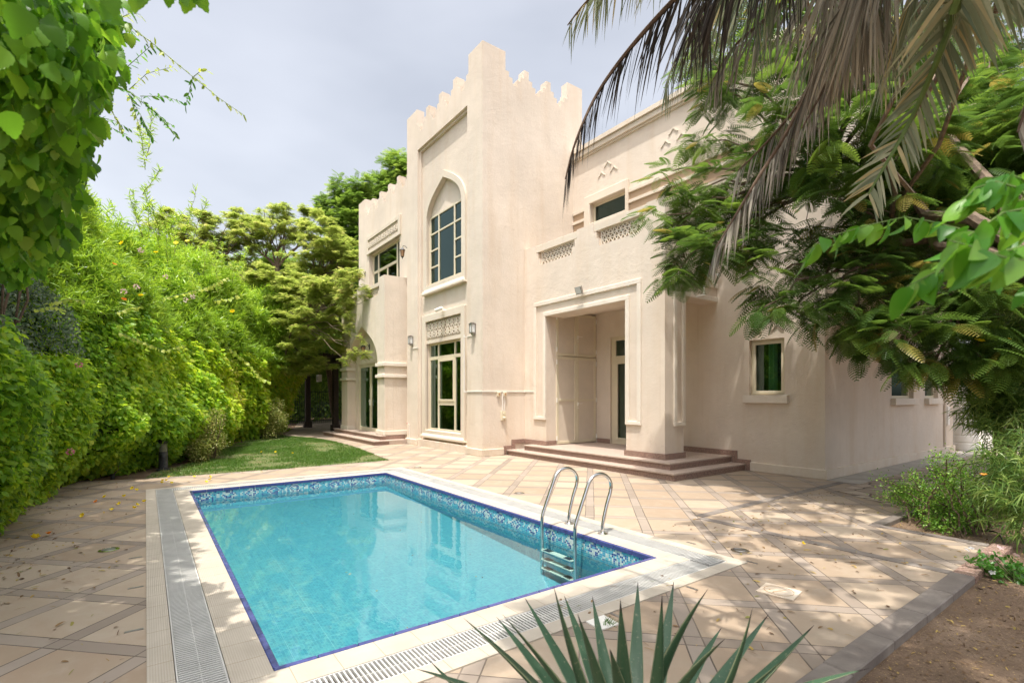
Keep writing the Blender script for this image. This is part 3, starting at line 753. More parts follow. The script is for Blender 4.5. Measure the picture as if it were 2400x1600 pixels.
# cupboard doors on the left side of the porch
fc = lambda u, d, z: (-9.74-d, u, z)
for k, (a, b_) in enumerate(((8.53, 9.235), (9.245, 9.95))):
    for (z0, z1, split) in ((.29, 2.55, 1.42), (2.57, 3.70, None)):
        mb = MB(); holes = [(a+.07, b_-.07, z0+.07, (split-.03) if split else z1-.07)]+([(a+.07, b_-.07, split+.03, z1-.07)] if split else [])
        mb.cellwall(sorted({a, b_, a+.07, b_-.07}), sorted({z0, z1}|{h[2] for h in holes}|{h[3] for h in holes}), lambda u, z: not any(h[0] < u < h[1] and h[2] < z < h[3] for h in holes), 0, .05, fc)
        d_ = mb.build('cupboard_door', M['frame'], villa, bevel=.003)
        q = MB()
        for h in holes: q.box(h[0], h[1], .018, .045, h[2], h[3], fc)
        q.build('door_panel', M['doorpanel'], d_)
        if k == 1:
            zz = z0+1.02 if split else z0+.50
            hd = MB(); hd.box(a+.012, a+.042, -.012, .0, zz-.05, zz+.05, fc); hd.tube([fc(a+.027, -.045, zz+.02), fc(a+.027, 0, zz+.02)], .007); hd.tube([fc(a+.027, -.045, zz+.02), fc(a+.15, -.045, zz+.02)], .008)
            hd.lathe(fc(a+.027, 0, zz-.10), [(.012, 0), (.012, .02)], 8, 'x'); hd.build('handle', M['white'], d_)
        uu = a-.003 if k == 0 else b_+.003
        for zz in ((z0+.15, z1-.15, (z0+z1)/2) if split else (z0+.15, z1-.15)): MB().box(uu-.014, uu+.014, -.014, -.001, zz-.06, zz+.06, fc).build('hinge', M['white'], d_)
# entrance steps and floor
stepset([(-10.64, -5.50, 7.57, 9.965, 0, .135), (-10.30, -5.80, 7.87, 9.967, .135, .27)], villa)
boxparts('granite_skirting', M['granite'], [(PX0+.0, -9.745, 8.17, 8.199, .271, .385), (-9.769, -9.742, 8.199, 8.52, .271, .385), (-7.18, -6.14, 8.17, 8.199, .271, .385), (-6.168, -6.14, 8.199, 8.83, .271, .385), (-7.18, -7.152, 8.199, 8.83, .271, .385), (-9.69, -9.25, 9.94, 9.968, .271, .385), (-8.2, -5.80, 9.94, 9.968, .271, .385), (-5.80, -5.69, 9.94, 9.968, .136, .385), (-5.69, -5.40, 9.94, 9.968, .136, .22), (-5.50, -5.40, 9.942, 9.966, .005, .136), (TX1+.001, TX1+.028, 7.75, 8.17, .271, .385), (TX1+.001, TX1+.028, 7.75, 7.86, .136, .271), (TX1+.001, TX1+.03, 7.5, 7.75, .136, .235), (TX1+.001, TX1+.03, 7.5, 7.56, .0, .136)])


# ---- main block right of the portico
MY, MX = 9.97, -4.02; fm, fs_ = FA(MY), FB(MX)
mb = MB()
ops = [(-9.95, -8.68, 6.28, 6.83), (-9.24, -8.26, .27, 3.08), (-5.44, -4.74, 1.54, 2.65)]
mb.cellwall([PX0, MX]+[q for o in ops for q in o[:2]], [0, 8.2]+[q for o in ops for q in o[2:]], lambda u, z: not any(o[0] < u < o[1] and o[2] < z < o[3] for o in ops), 0, .25, fm)
so = [(13.3, 14.75, 1.47, 2.6), (15.58, 16.64, 1.47, 2.6), (12.2, 13.4, 5.4, 6.8), (15.4, 16.6, 5.4, 6.8)]
mb.cellwall([MY+.25, 17.95]+[q for o in so for q in o[:2]], [0, 8.2]+[q for o in so for q in o[2:]], lambda u, z: not any(o[0] < u < o[1] and o[2] < z < o[3] for o in so), 0, .25, fs_)
mb.box(WX0+.25, MX-.25, 17.7, 17.95, 0, 8.2)
mb.build('main_wall', M['wall'], villa)
MB().box(-15.15, MX-.02, 10.31, 17.93, 8.1, 8.2).build('main_roof', M['concrete'], villa)
mb = MB()
for z0, z1, pr in ((8.2, 8.25, .05), (8.25, 8.37, .10), (8.37, 8.39, .085), (8.39, 8.50, .15)):
    mb.hprism([(PX0+.001, MY-pr), (MX+pr, MY-pr), (MX+pr, 17.95), (MX-.2, 17.95), (MX-.2, MY+.2), (PX0+.001, MY+.2)], z0, z1)
mb.build('cornice', M['stone'], villa)
def hw(u0, u1, z0, z1, par=villa, fr=fm, **k): return window(fr, u0, u1, z0, z1, .09, [(u0+.07, u1-.07, z0+.06, z1-.07)], **k)
for u0, u1 in ((-9.95, -8.68),):
    w_ = hw(u0, u1, 6.28, 6.83, gm='glassup')
    mb = MB(); ring(mb, rect(u0-.22, u1+.10, 6.16, 7.05), rect(u0, u1, 6.28, 6.83), -.07, .02, fm); mb.build('window_surround', M['stone'], w_, bevel=.01)
for u0, u1 in ((PX0+.001, -10.17), (-8.58, MX+.03)):
    boxparts('string_course', M['stone'], [(u0, u1, -.05, .0, 6.69, 6.78), (u0, u1, -.05, .0, 6.42, 6.50)], None, .006, fm)
    boxparts('band_infill', M['recess'], [(u0, min(u1, MX+.005), -.006, .0, 6.50, 6.69), (u0, min(u1, MX+.005), -.006, .0, 6.2, 6.42)], None, 0, fm)
for cx, cz in ((-9.33, 7.80), (-7.26, 7.80), (-5.19, 7.80), (-5.09, 3.16)):
    for dx, dz in ((0, 0), (-.22, -.21), (.22, -.21)):
        mb = MB(); x, z = cx+dx, cz+dz; s = .135; t = .026
        mb.prism([(x-s, z-s), (x, z), (x+s, z-s), (x+s-t*1.3, z-s), (x, z-t*1.5), (x-s+t*1.3, z-s)], -.022, .005, fm)
        mb.build('chevron_relief', M['stone'], villa)
wr = hw(-5.44, -4.74, 1.54, 2.65, curtains=[(-5.2, -5.02)], vents=[(-5.36, -4.82, 1.61, 2.57)]); wr['label'] = 'small window with cream frame on the right wall'
MB().box(-5.53, -4.65, -.09, .02, 1.38, 1.537, fm).build('sill', M['trim'], wr, bevel=.006)
for o in so:
    w_ = hw(*o, fr=fs_)
    MB().box(o[0]-.05, o[1]+.05, -.10, .02, o[2]-.15, o[2]-.003, fs_).build('sill', M['trim'], w_, bevel=.006)
# inner door of the porch
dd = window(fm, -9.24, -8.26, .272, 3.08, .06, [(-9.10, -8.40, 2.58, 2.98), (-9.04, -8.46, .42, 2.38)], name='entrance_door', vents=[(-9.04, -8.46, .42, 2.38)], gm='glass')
dd['label'] = 'glazed entrance door with small top light in the porch'
# plinth round the walls
boxparts('plinth', M['wall2'], [(TX0-.04, -14.36, 6.80, 6.87, 0, .18), (-11.41, TX1+.05, 6.80, 6.87, 0, .18), (-14.36, -11.41, 6.90, 6.97, 0, .19), (TX1-.02, TX1+.05, 6.87, 7.49, 0, .18), (-5.40, MX+.05, 9.92, 9.99, 0, .18), (MX-.02, MX+.05, 9.99, 17.98, 0, .18)], None, .01)
lt = MB().lathe((-8.3, 9.3, 3.749), [(.0, 0), (.09, 0), (.10, -.015), (0.0, -.02)], 20); lt.build('ceiling_light', M['frosted'], villa)

# ================================================================== fittings hung on the walls (things of their own)
def lantern(px, py, Yw, label, sc=1.0):
    c = onY(px, py, Yw-.24)
    r = thing('wall_lantern', label, 'wall lamp', (c.x, Yw, c.z), 'curved arm lanterns on the left wing')
    x, y, z = c; s = sc
    mb = MB(); mb.box(x-.03*s, x+.03*s, Yw-.015, Yw, z-.02*s, z+.18*s)
    mb.tube([(x, Yw-.01, z+.02*s), (x, Yw-.05, z+.13*s), (x, Yw-.13, z+.21*s), (x, Yw-.21, z+.21*s), (x, Yw-.24, z+.16*s)], .010*s, 8); mb.build('bracket', M['blackmetal'], r, smooth=True)
    mb = MB(); mb.lathe((x, y, z), [(.008*s, .17*s), (.02*s, .15*s), (.035*s, .13*s), (.09*s, .075*s), (.095*s, .06*s), (.085*s, .06*s)], 6); mb.build('cap', M['blackmetal'], r)
    mb = MB(); mb.lathe((x, y, z), [(.076*s, .06*s), (.042*s, -.14*s)], 6); mb.build('glass_body', M['amber'], r)
    mb = MB(); mb.lathe((x, y, z), [(.048*s, -.14*s), (.045*s, -.155*s), (.015*s, -.18*s), (.012*s, -.21*s), (.0, -.225*s)], 6)
    for k in range(6):
        a = 2*PI*k/6; mb.tube([(x+.078*s*math.cos(a), y+.078*s*math.sin(a), z+.06*s), (x+.045*s*math.cos(a), y+.045*s*math.sin(a), z-.145*s)], .006*s, 4)
    mb.build('cage', M['blackmetal'], r)
lantern(943, 591, 7.0, 'dark lantern on a curved arm to the right of the upper wing window')
lantern(842, 645, 7.0, 'dark lantern on a curved arm left of the upper wing window, half behind leaves')
lantern(851, 817, 6.5, 'dark lantern with amber glass hanging above the arched garden door')
def boxlamp(px, py, label):
    c = onY(px, py, TY-.07); x, y, z = c
    r = thing('wall_light', label, 'wall lamp', (x, TY, z), 'square glass wall lights on the tower')
    mb = MB(); mb.box(x-.03, x+.03, TY-.02, TY, z-.14, z+.05); mb.box(x-.035, x+.035, y-.02, TY-.01, z-.17, z-.13); mb.box(x-.06, x+.06, y-.06, y+.06, z-.13, z-.105)
    for a in (-1, 1):
        for b in (-1, 1): mb.box(x+a*.055-.006, x+a*.055+.006, y+b*.055-.006, y+b*.055+.006, z-.105, z+.105)
    mb.build('lamp_frame', M['galv'], r)
    MB().box(x-.048, x+.048, y-.048, y+.048, z-.104, z+.104).build('glass_body', M['frosted'], r)
    mb = MB(); mb.hprism([(x-.065, y-.065), (x+.065, y-.065), (x+.065, y+.065), (x-.065, y+.065)], z+.105, z+.125); mb.box(x-.04, x+.04, y-.04, y+.04, z+.125, z+.145); mb.build('cap', M['galv'], r)
boxlamp(962, 797, 'small square glass wall light left of the tall ground floor window')
boxlamp(1107, 769, 'square glass wall light between the tall ground floor window and the tower corner')
# security camera
c = onY(1033, 726, TY+.0); x, z = c.x, c.z
r = thing('security_camera', 'white bullet camera above the carved panel of the tower window', 'camera', (x, TY+.14, z))
mb = MB(); mb.lathe((x, TY+.14, z-.02), [(.045, 0), (.045, -.03), (.02, -.04)], 14, 'y'); mb.tube([(x, TY+.11, z-.02), (x, TY+.02, z+.0)], .012); mb.build('mount', M['white'], r, smooth=True)
mb = MB(); mb.tube([(x+.12, TY-.0, z+.03), (x-.1, TY-.10, z-.02)], .038, 14); mb.tube([(x+.10, TY-.01, z+.045), (x-.12, TY-.11, z-.003)], .040, 14); mb.build('camera_body', M['white'], r, smooth=True)
# flood light
c = onY(1361, 680, PY-.10); x, y, z = c
r = thing('floodlight', 'small grey floodlight tilted on the portico moulding', 'floodlight', (x, PY, z))
mb = MB(); vs = [(x-.10, y-.05, z-.10), (x+.10, y-.05, z-.10), (x+.10, y-.11, z+.06), (x-.10, y-.11, z+.06), (x-.085, y+.01, z-.085), (x+.085, y+.01, z-.085), (x+.085, y-.04, z+.085), (x-.085, y-.04, z+.085)]
mb.add(vs, [(0, 1, 2, 3), (4, 7, 6, 5), (0, 4, 5, 1), (1, 5, 6, 2), (2, 6, 7, 3), (3, 7, 4, 0)]); mb.build('housing', M['galv'], r, bevel=.004)
mb = MB(); mb.add([(x-.085, y-.0565, z-.085), (x+.085, y-.0565, z-.085), (x+.085, y-.108, z+.05), (x-.085, y-.108, z+.05)], [(0, 1, 2, 3)]); mb.build('front_glass', M['frosted'], r, recalc=False)
mb = MB(); mb.tube([(x, y+.0, z-.03), (x, PY-.0, z-.08)], .014); mb.box(x-.04, x+.04, PY-.02, PY-.0, z-.12, z-.04); mb.build('bracket', M['white'], r)
# cable ducts
e = .011
mb = MB()
mb.box(-11.52, -10.66, TY-.020, TY, 1.63, 1.652); mb.box(-11.54, -11.518, TY-.018, TY, 1.63, 3.15); mb.box(-11.518, -11.10, TY-.016, TY, 3.08, 3.095)
mb.box(TX1, TX1+.02, TY-.02, 8.2, 1.63, 1.652); mb.box(-10.628, -10.25, 8.183, 8.2, 1.632, 1.652)
mb.tube([(TX1+.012, 7.46, 1.6), (TX1+.014, 7.465, 1.3), (TX1+.012, 7.46, 1.15)], .012, 6); mb.tube([(TX1+.012, 7.51, 1.6), (TX1+.02, 7.53, 1.35), (TX1+.012, 7.51, 1.14)], .008, 6)
tag(mb.build('cable_duct', M['white'], None, origin=(TX1, TY, 1.64)), 'thin white cable duct running round the tower corner at eye height', 'cable duct')
mb = MB(); mb.box(-14.74, -14.30, TY-.016, TY, 3.02, 3.038)
tag(mb.build('cable_duct', M['white'], None, origin=(-14.5, TY, 3.03)), 'short cream cable duct beside the left tower wall light', 'cable duct')
r = thing('socket_box', 'cream outdoor socket with round plug below the cable duct', 'socket', (TX1, 7.47, 1.0))
MB().box(TX1, TX1+.045, 7.40, 7.55, .90, 1.13).build('casing', M['frame'], r, bevel=.006)
mb = MB(); mb.lathe((TX1+.045, 7.49, .96), [(.042, 0), (.04, .035), (.02, .045)], 14, 'x'); mb.lathe((TX1+.045, 7.49, 1.07), [(.03, 0), (.03, .02)], 12, 'x'); mb.build('plug', M['frame'], r)
for u in (7.28, 7.47):
    r = thing('switch_box', 'small square switch box under the cable duct, the %s of two' % ('left' if u < 7.4 else 'right one, above the socket,'), 'switch', (TX1, u, 1.57))
    MB().box(TX1, TX1+.05, u, u+.105, 1.52, 1.628).build('casing', M['frame'], r, bevel=.006)
    MB().box(TX1+.05, TX1+.056, u+.03, u+.08, 1.545, 1.6).build('rocker', M['amber'], r)
# small tap on the tower base
r = thing('garden_tap', 'small tap with red and blue handles low on the left tower edge', 'tap', (-14.95, TY, .45))
mb = MB(); mb.tube([(-14.95, TY-.02, .18), (-14.95, TY-.02, .62), (-14.93, TY-.08, .66)], .010); mb.build('pipe', M['white'], r)
MB().box(-14.99, -14.95, TY-.09, TY-.05, .64, .67).build('handle', plain('red_tap_handle', (.5, .04, .03)), r)
# white drain pipe at the portico side
mb = MB(); mb.tube([(PX1+.055, 9.42, 5.2), (PX1+.055, 9.42, 3.62)], .022, 10); mb.tube([(PX1+.055, 9.42, 3.63), (PX1+.03, 9.15, 3.56)], .016, 8)
tag(mb.build('drain_pipe', M['white'], None, smooth=True, origin=(PX1, 9.42, 3.6)), 'white drain pipe running down the portico side over the mouldings', 'pipe')
mb = MB(); mb.tube([(PX1+.002, 9.83, 4.12), (PX1+.12, 9.83, 4.11), (PX1+.12, 9.83, 4.05)], .018, 8)
tag(mb.build('overflow_spout', M['white'], None, smooth=True, origin=(PX1, 9.83, 4.1)), 'short bent spout high on the portico side near the wall', 'pipe')
# utilities at the far end of the side wall, water tank behind it
r = thing('meter_box', 'narrow white meter box on the far end of the side wall', 'meter box', (MX, 17.4, 1))
MB().box(MX, MX+.05, 17.30, 17.46, .75, 1.25).build('casing', M['white'], r, bevel=.006)
mb = MB(); mb.box(MX+.05, MX+.054, 17.33, 17.43, .98, 1.0); mb.box(MX+.05, MX+.054, 17.33, 17.42, 1.03, 1.045); mb.build('lettering', plain('faded_red_print', (.55, .25, .2)), r)
mb = MB(); mb.tube([(MX+.03, 17.1, .18), (MX+.03, 17.1, 4.5)], .025, 8)
tag(mb.build('down_pipe', M['wall2'], None, smooth=True, origin=(MX, 17.1, 0)), 'thin painted pipe climbing the far end of the side wall', 'pipe')
tk = thing('water_tank', 'ribbed white plastic water tank at the end of the side path', 'water tank', (-3.90, 18.6, 0))
pr = [(.26, 0), (.285, .03)]
for k in range(9):
    z = .05+k*.21; pr += [(.29, z), (.29, z+.15), (.268, z+.17), (.268, z+.19)]
pr += [(.29, 1.95), (.2, 2.05), (.1, 2.08)]
MB().lathe((-3.90, 18.6, 0), pr, 28).build('tank_body', M['white'], tk, smooth=True)
mb = MB(); mb.lathe((-3.90, 18.6, 2.08), [(.11, 0), (.11, .04), (.0, .05)], 20); mb.build('lid', M['white'], tk)
# ================================================================== POOL
QX0, QX1, QY0, QY1 = -9.45, -3.0, .59, 3.82; WL = -.165
pool = thing('swimming_pool', 'rectangular pool lined with blue mosaic, with beige ribbed coping', 'pool', (QX0, QY0, 0))
mb = MB(); D = 1.05
c = [(QX0, QY0), (QX1, QY0), (QX1, QY1), (QX0, QY1)]
vs = [(x, y, -.02) for x, y in c]+[(x, y, -.25 if x < -6 else -.56) for x, y in c]
mb.add(vs, [(0, 1, 5, 4), (1, 2, 6, 5), (2, 3, 7, 6), (3, 0, 4, 7), (4, 5, 6, 7)]); mb.build('basin', M['mosaic'], pool, recalc=False)
wo = MB(); wo.add([(QX0, QY0, WL), (QX1, QY0, WL), (QX1, QY1, WL), (QX0, QY1, WL)], [(0, 1, 2, 3)])
tag(wo.build('pool_water', M['water'], None, recalc=False), None, None, None, 'structure')
# border of real little tiles: diamonds in white and dark blue
def border():
    T = .0215; vs = []; fs = []; cols = []
    pal = {'b': [(.04, .30, .46), (.07, .42, .55), (.05, .36, .52), (.10, .50, .58)], 'd': [(.012, .06, .28), (.02, .10, .36), (.015, .05, .22)], 'w': [(.62, .70, .66), (.50, .62, .60), (.70, .74, .68)]}
    rnd = random.Random(3)
    sides = [((QX0, QY0), (0, 1), QY1-QY0, (1, 0)), ((QX0, QY1), (1, 0), QX1-QX0, (0, -1)), ((QX1, QY1), (0, -1), QY1-QY0, (-1, 0)), ((QX1, QY0), (-1, 0), QX1-QX0, (0, 1))]
    for (ox, oy), (ux, uy), L, (nx, ny) in sides:
        n = int(L/T); t = L/n
        for i in range(n):
            for j in range(8):
                z0 = -.036-j*T; z1 = z0-T*.86; m = i % 16; cen = abs(m-7.5); k = j-.5
                dd = abs(cen-.5)*.8+abs(j-3)
                if j > 6: key = 'b'
                elif 3.0 <= dd < 4.0: key = 'w' if rnd.random() < .8 else 'd'
                elif 1.8 <= dd < 3.0: key = 'd' if rnd.random() < .72 else 'w'
                elif dd < 1.2: key = 'w' if rnd.random() < .6 else 'b'
                elif m < 2 and 2 <= j <= 4: key = 'w' if rnd.random() < .7 else 'b'
                else: key = 'b' if rnd.random() < .82 else ('w' if rnd.random() < .5 else 'd')
                c_ = rnd.choice(pal[key]); b = len(vs); a0, a1 = (i+.07)*t, (i+.93)*t; e = .004
                for a, z in ((a0, z0), (a1, z0), (a1, z1), (a0, z1)): vs.append((ox+ux*a+nx*e, oy+uy*a+ny*e, z))
                fs.append((b, b+1, b+2, b+3)); cols.append(c_)
    me = bpy.data.meshes.new('tile_border'); me.from_pydata(vs, [], fs)
    ca = me.color_attributes.new('tile', 'FLOAT_COLOR', 'CORNER')
    arr = np.ones((len(fs)*4, 4), np.float32); arr[:, :3] = np.repeat(np.array(cols), 4, axis=0); ca.data.foreach_set('color', arr.ravel())
    return link('tile_border', me, M['band'], pool)
border()
mb = MB()
for a in ((QX0, QX0+.002, QY0, QY1), (QX1-.002, QX1, QY0, QY1), (QX0+.002, QX1-.002, QY0, QY0+.002), (QX0+.002, QX1-.002, QY1-.002, QY1)): mb.box(*a, -.21, -.018)
mb.build('grout', M['grout'], pool)
# cobalt edge tiles, one nosing tile after another
mb = MB()
def along(x0, y0, x1, y1, nx, ny, w, step, gap, z0, z1, mb, jit=.0):
    L = math.hypot(x1-x0, y1-y0); n = max(1, round(L/step)); ux, uy = (x1-x0)/L, (y1-y0)/L; st = L/n
    for i in range(n):
        a, b = i*st+gap/2, (i+1)*st-gap/2; dz = random.uniform(-jit, jit)
        xs = sorted((x0+ux*a, x0+ux*b, x0+ux*a+nx*w, x0+ux*b+nx*w)); ys = sorted((y0+uy*a, y0+uy*b, y0+uy*a+ny*w, y0+uy*b+ny*w))
        mb.box(xs[0], xs[-1], ys[0], ys[-1], z0, z1+dz)
ov = .012
along(QX0+ov, QY0+ov, QX1-ov, QY0+ov, 0, -1, .036, .24, .006, -.034, .012, mb, .0008)
along(QX0+ov, QY1-ov, QX1-ov, QY1-ov, 0, 1, .036, .24, .006, -.034, .012, mb, .0008)
along(QX0+ov, QY0-.024, QX0+ov, QY1+.024, -1, 0, .036, .24, .006, -.034, .0121, mb, .0008)
along(QX1-ov, QY0-.024, QX1-ov, QY1+.024, 1, 0, .036, .24, .006, -.034, .0121, mb, .0008)
mb.build('edge_tiles', M['tileblue'], pool, bevel=.004)
# coping rings: inner slabs, drain channel with grate, outer slabs
def ringslab(r0, r1, z0, z1, name, mat):
    """rectangular ring between offsets r0 < r1 from the pool edge, with uv running along each side"""
    me = bpy.data.meshes.new(name); vs = []; fs = []; uv = []
    def P4(r, z): return [(QX0-r, QY0-r, z), (QX1+r, QY0-r, z), (QX1+r, QY1+r, z), (QX0-r, QY1+r, z)]
    A, B, C_, D_ = P4(r0, z1), P4(r1, z1), P4(r0, z0), P4(r1, z0)
    vs = A+B+C_+D_
    for i in range(4):
        j = (i+1) % 4; fs.append((i, 4+i, 4+j, j))
        al = (lambda v: v[0]) if i % 2 == 0 else (lambda v: v[1])
        base = {0: lambda v: QY0-v[1], 1: lambda v: v[0]-QX1, 2: lambda v: v[1]-QY1, 3: lambda v: QX0-v[0]}[i]
        uv += [(al(vs[k])+50, base(vs[k])) for k in (i, 4+i, 4+j, j)]
    for i in range(4):
        j = (i+1) % 4; fs.append((i, j, 8+j, 8+i)); fs.append((4+i, 12+i, 12+j, 4+j)); uv += [(.1, .1)]*8
    me.from_pydata(vs, [], fs); ul = me.uv_layers.new(name='UVMap'); ul.data.foreach_set('uv', np.array(uv, np.float32).ravel())
    return link(name, me, mat, pool)
ringslab(.025, .228, -.15, .008, 'coping', M['coping'])
ringslab(.462, .585, -.15, .009, 'outer_coping', M['coping'])
mb = MB(); r0, r1 = .2285, .4615
for z in (-.12,):
    mb.cellwall([QX0-r1, QX0-r0, QX1+r0, QX1+r1], [QY0-r1, QY0-r0, QY1+r0, QY1+r1], lambda u, v: not (QX0-r0 < u < QX1+r0 and QY0-r0 < v < QY1+r0), -.125, -.12, lambda u, d, z: (u, z, d))
mb.build('drain_channel', plain('dark_channel', (.05, .042, .035), .9), pool)  # channel floor is plain dark brown below the slats
g = MB(); w0, w1 = r0+.004, r1-.004
def frame_ring(a, b, z0, z1):
    g.cellwall([QX0-b, QX0-a, QX1+a, QX1+b], [QY0-b, QY0-a, QY1+a, QY1+b], lambda u, v: not (QX0-a < u < QX1+a and QY0-a < v < QY1+a), z0, z1, lambda u, d, z: (u, z, d))
frame_ring(w0, w0+.008, -.02, .007); frame_ring(w1-.008, w1, -.02, .007); mid = (w0+w1)/2; frame_ring(mid-.002, mid+.002, -.02, .002)
st = .026; sw = .0100
def slats(u0, u1, f):
    n = int((u1-u0)/st)
    for i in range(n): f(u0+i*st, u0+i*st+sw)
q0, q1 = w0+.008, w1-.008
slats(QX0-q1, QX1+q1, lambda a, b: g.box(a, b, QY0-q1, QY0-q0, -.016, .0045))
slats(QX0-q1, QX1+q1, lambda a, b: g.box(a, b, QY1+q0, QY1+q1, -.016, .0045))
slats(QY0-q0, QY1+q0, lambda a, b: g.box(QX0-q1, QX0-q0, a, b, -.016, .0045))
slats(QY0-q0, QY1+q0, lambda a, b: g.box(QX1+q0, QX1+q1, a, b, -.016, .0045))
g.build('drain_grate', plain('grey_white_grate', (.52, .51, .48), .5, 0, 5, .12), pool)
# ladder
ld = thing('pool_ladder', 'polished steel pool ladder with two looped handrails at the right pool edge', 'pool ladder', (-4.12, 4.02, 0))
for X in (-4.39, -3.85):
    prof = [(4.035, 0.008), (4.04, .12), (4.10, .32), (4.155, .45), (4.165, .53), (4.13, .60), (4.06, .65), (3.97, .665), (3.88, .64), (3.82, .575), (3.775, .48), (3.70, .32), (3.635, .17), (3.625, .08), (3.625, -.2), (3.625, -.5), (3.66, -.58), (3.76, -.64)]
    P3 = [Vector((X, a, b)) for a, b in prof]; pts = []
    for i in range(len(P3)-1):                        # smooth the bend
        p0, p1, p2, p3 = P3[max(i-1, 0)], P3[i], P3[i+1], P3[min(i+2, len(P3)-1)]
        for k in range(4):
            t = k/4; pts.append(.5*((2*p1)+(-p0+p2)*t+(2*p0-5*p1+4*p2-p3)*t*t+(-p0+3*p1-3*p2+p3)*t**3))
    pts.append(P3[-1])
    MB().tube(pts, .0195, 16).build('handrail', M['steel'], ld, smooth=True)
    MB().lathe((X, 4.035, .008), [(.058, 0), (.058, .006), (.045, .014), (.026, .02), (.023, .032)], 24).build('flange', M['steel'], ld, smooth=True)
for k, z in enumerate((-.21, -.31, -.41)):
    s = MB().box(-4.37, -3.87, 3.585, 3.665, z-.014, z).build('step', plain('pale_step_plastic', (.5, .52, .44), .5) if k == 0 else bpy.data.materials['pale_step_plastic'], ld, bevel=.004)
    mb = MB()
    for a in (-4.33, -4.0): mb.box(a, a+.10, 3.59, 3.66, z, z+.004)
    mb.build('grip_pad', M['black'], s)
# ================================================================== GROUND
def sheet(name, poly, z, mat, thick=.0):
    mb = MB()
    if thick: mb.hprism(poly, z-thick, z)
    else: mb.add([(x, y, z) for x, y in poly], [tuple(range(len(poly)))])
    return tag(mb.build(name, mat, None, recalc=bool(thick)), None, None, None, 'structure')
# earth: one sheet to the horizon with the pool cut out of it
e0 = .3
mb = MB(); BIG = 300
mb.cellwall([-BIG, QX0-e0, QX1+e0, BIG], [-BIG, QY0-e0, QY1+e0, BIG], lambda u, v: not (QX0-e0 < u < QX1+e0 and QY0-e0 < v < QY1+e0), -.30, -.045, lambda u, d, z: (u, z, d))
tag(mb.build('ground', M['soil'], None), None, None, None, 'structure')
# paving: slab with the pool cut out
HB = [(-6.0, -1.75), (-9.2, -1.55), (-10.7, -1.30), (-11.4, -1.05), (-12.3, -.50), (-13.8, .30), (-18.2, 1.85), (-25.3, 5.2)]     # foot line of the hedge
pav = [(-1.25, .6), (-1.25, 6.82), (-2.30, 6.83), (-2.30, 19.5), (-34, 19.5), (-34, 8.0), (-25.5, 5.7), (-21.2, 4.35), (-19.2, 5.0), (-17.6, 5.18), (-15.5, 5.15), (-13.6, 4.95), (-11.35, 4.68), (-11.30, 3.6), (-11.35, 1.6), (-11.45, -.05), (-11.75, -.95), (-10.9, -1.22), (-9.6, -1.42), (-8.0, -1.60), (-4.5, -1.75), (-1.9, -1.8), (-1.25, -1.8)]
ro = .5855
def clip_ring():
    me = bpy.data.meshes.new('paving'); bm = bmesh.new()
    out = [bm.verts.new((x, y, 0)) for x, y in pav]; inn = [bm.verts.new((x, y, 0)) for x, y in ((QX0-ro, QY0-ro), (QX1+ro, QY0-ro), (QX1+ro, QY1+ro), (QX0-ro, QY1+ro))]
    ed = [bm.edges.new((L[i], L[(i+1) % len(L)])) for L in (out, inn) for i in range(len(L))]
    bmesh.ops.triangle_fill(bm, use_beauty=True, use_dissolve=False, edges=ed)
    for f in bm.faces:
        if f.normal.z < 0: f.normal_flip()
    r = bmesh.ops.extrude_face_region(bm, geom=list(bm.faces)); vv = [v for v in r['geom'] if isinstance(v, bmesh.types.BMVert)]
    bmesh.ops.translate(bm, verts=vv, vec=(0, 0, -.11)); bmesh.ops.recalc_face_normals(bm, faces=bm.faces); bm.to_mesh(me); bm.free()
    return link('paving', me, M['paving'])
tag(clip_ring(), None, None, None, 'structure')
mb = MB(); mb.box(-3.78, -3.66, 5.62, 9.9, .0, .004); mb.box(-3.66, -1.26, 5.50, 5.62, .0, .0042)
tag(mb.build('paving_band', M['strip'], None), None, None, None, 'structure')
sheet('side_path', [(-3.45, 8.9), (-2.31, 8.2), (-2.31, 19.4), (-3.45, 19.4)], .005, M['crazy'])
sheet('concrete_apron', [(-3.967, 9.9), (-3.452, 9.9), (-3.452, 19.4), (-3.967, 19.4)], .0055, M['concrete'])
sheet('far_path', [(-1.0, 19.5), (-1.0, 34), (-9, 34), (-9, 19.5)], .002, M['concrete'])
# kerbs, laid as single stones
def kerb(pts_, label, w=.15, step=.5, mat='strip', h=.014, name='garden_kerb'):
    mb = MB()
    for (x0, y0), (x1, y1) in zip(pts_, pts_[1:]):
        L = math.hypot(x1-x0, y1-y0); n = max(1, round(L/step)); ux, uy = (x1-x0)/L, (y1-y0)/L
        for i in range(n):
            a, b = L*i/n+.003, L*(i+1)/n-.003; j = random.uniform(-.004, .004)
            p = [(x0+ux*t-uy*s*w, y0+uy*t+ux*s*w) for t, s in ((a, j), (b, j), (b, 1+j), (a, 1+j))]
            mb.hprism([(q[0], q[1]) for q in p][::-1], -.12, h+random.uniform(-.003, .003))
    return tag(mb.build(name, M[mat], None, bevel=.008), label, 'kerb')
kerb([(-1.10, .6), (-1.10, 5.55)], 'grey brown stone kerb between paving and the bare soil at lower right', .155, .62)
kerb([(-1.10, 5.56), (-1.10, 6.98)], 'short run of narrow reddish brick kerb where the soil bed turns', .155, .11, 'granite')
kerb([(-1.26, 6.83), (-2.30, 6.83)], 'thin kerb in front of the planting bed with the round leaved bush', -.10, .55)
kerb([(-2.30, 6.93), (-2.30, 12.5)], 'kerb between the side path and the planting bed', -.11, .6)
kerb([(-11.40, -.05), (-11.28, 1.6), (-11.25, 3.6), (-11.30, 4.66)], 'flush stone edging between lawn and far pool paving', .06, .5, 'strip', .004)
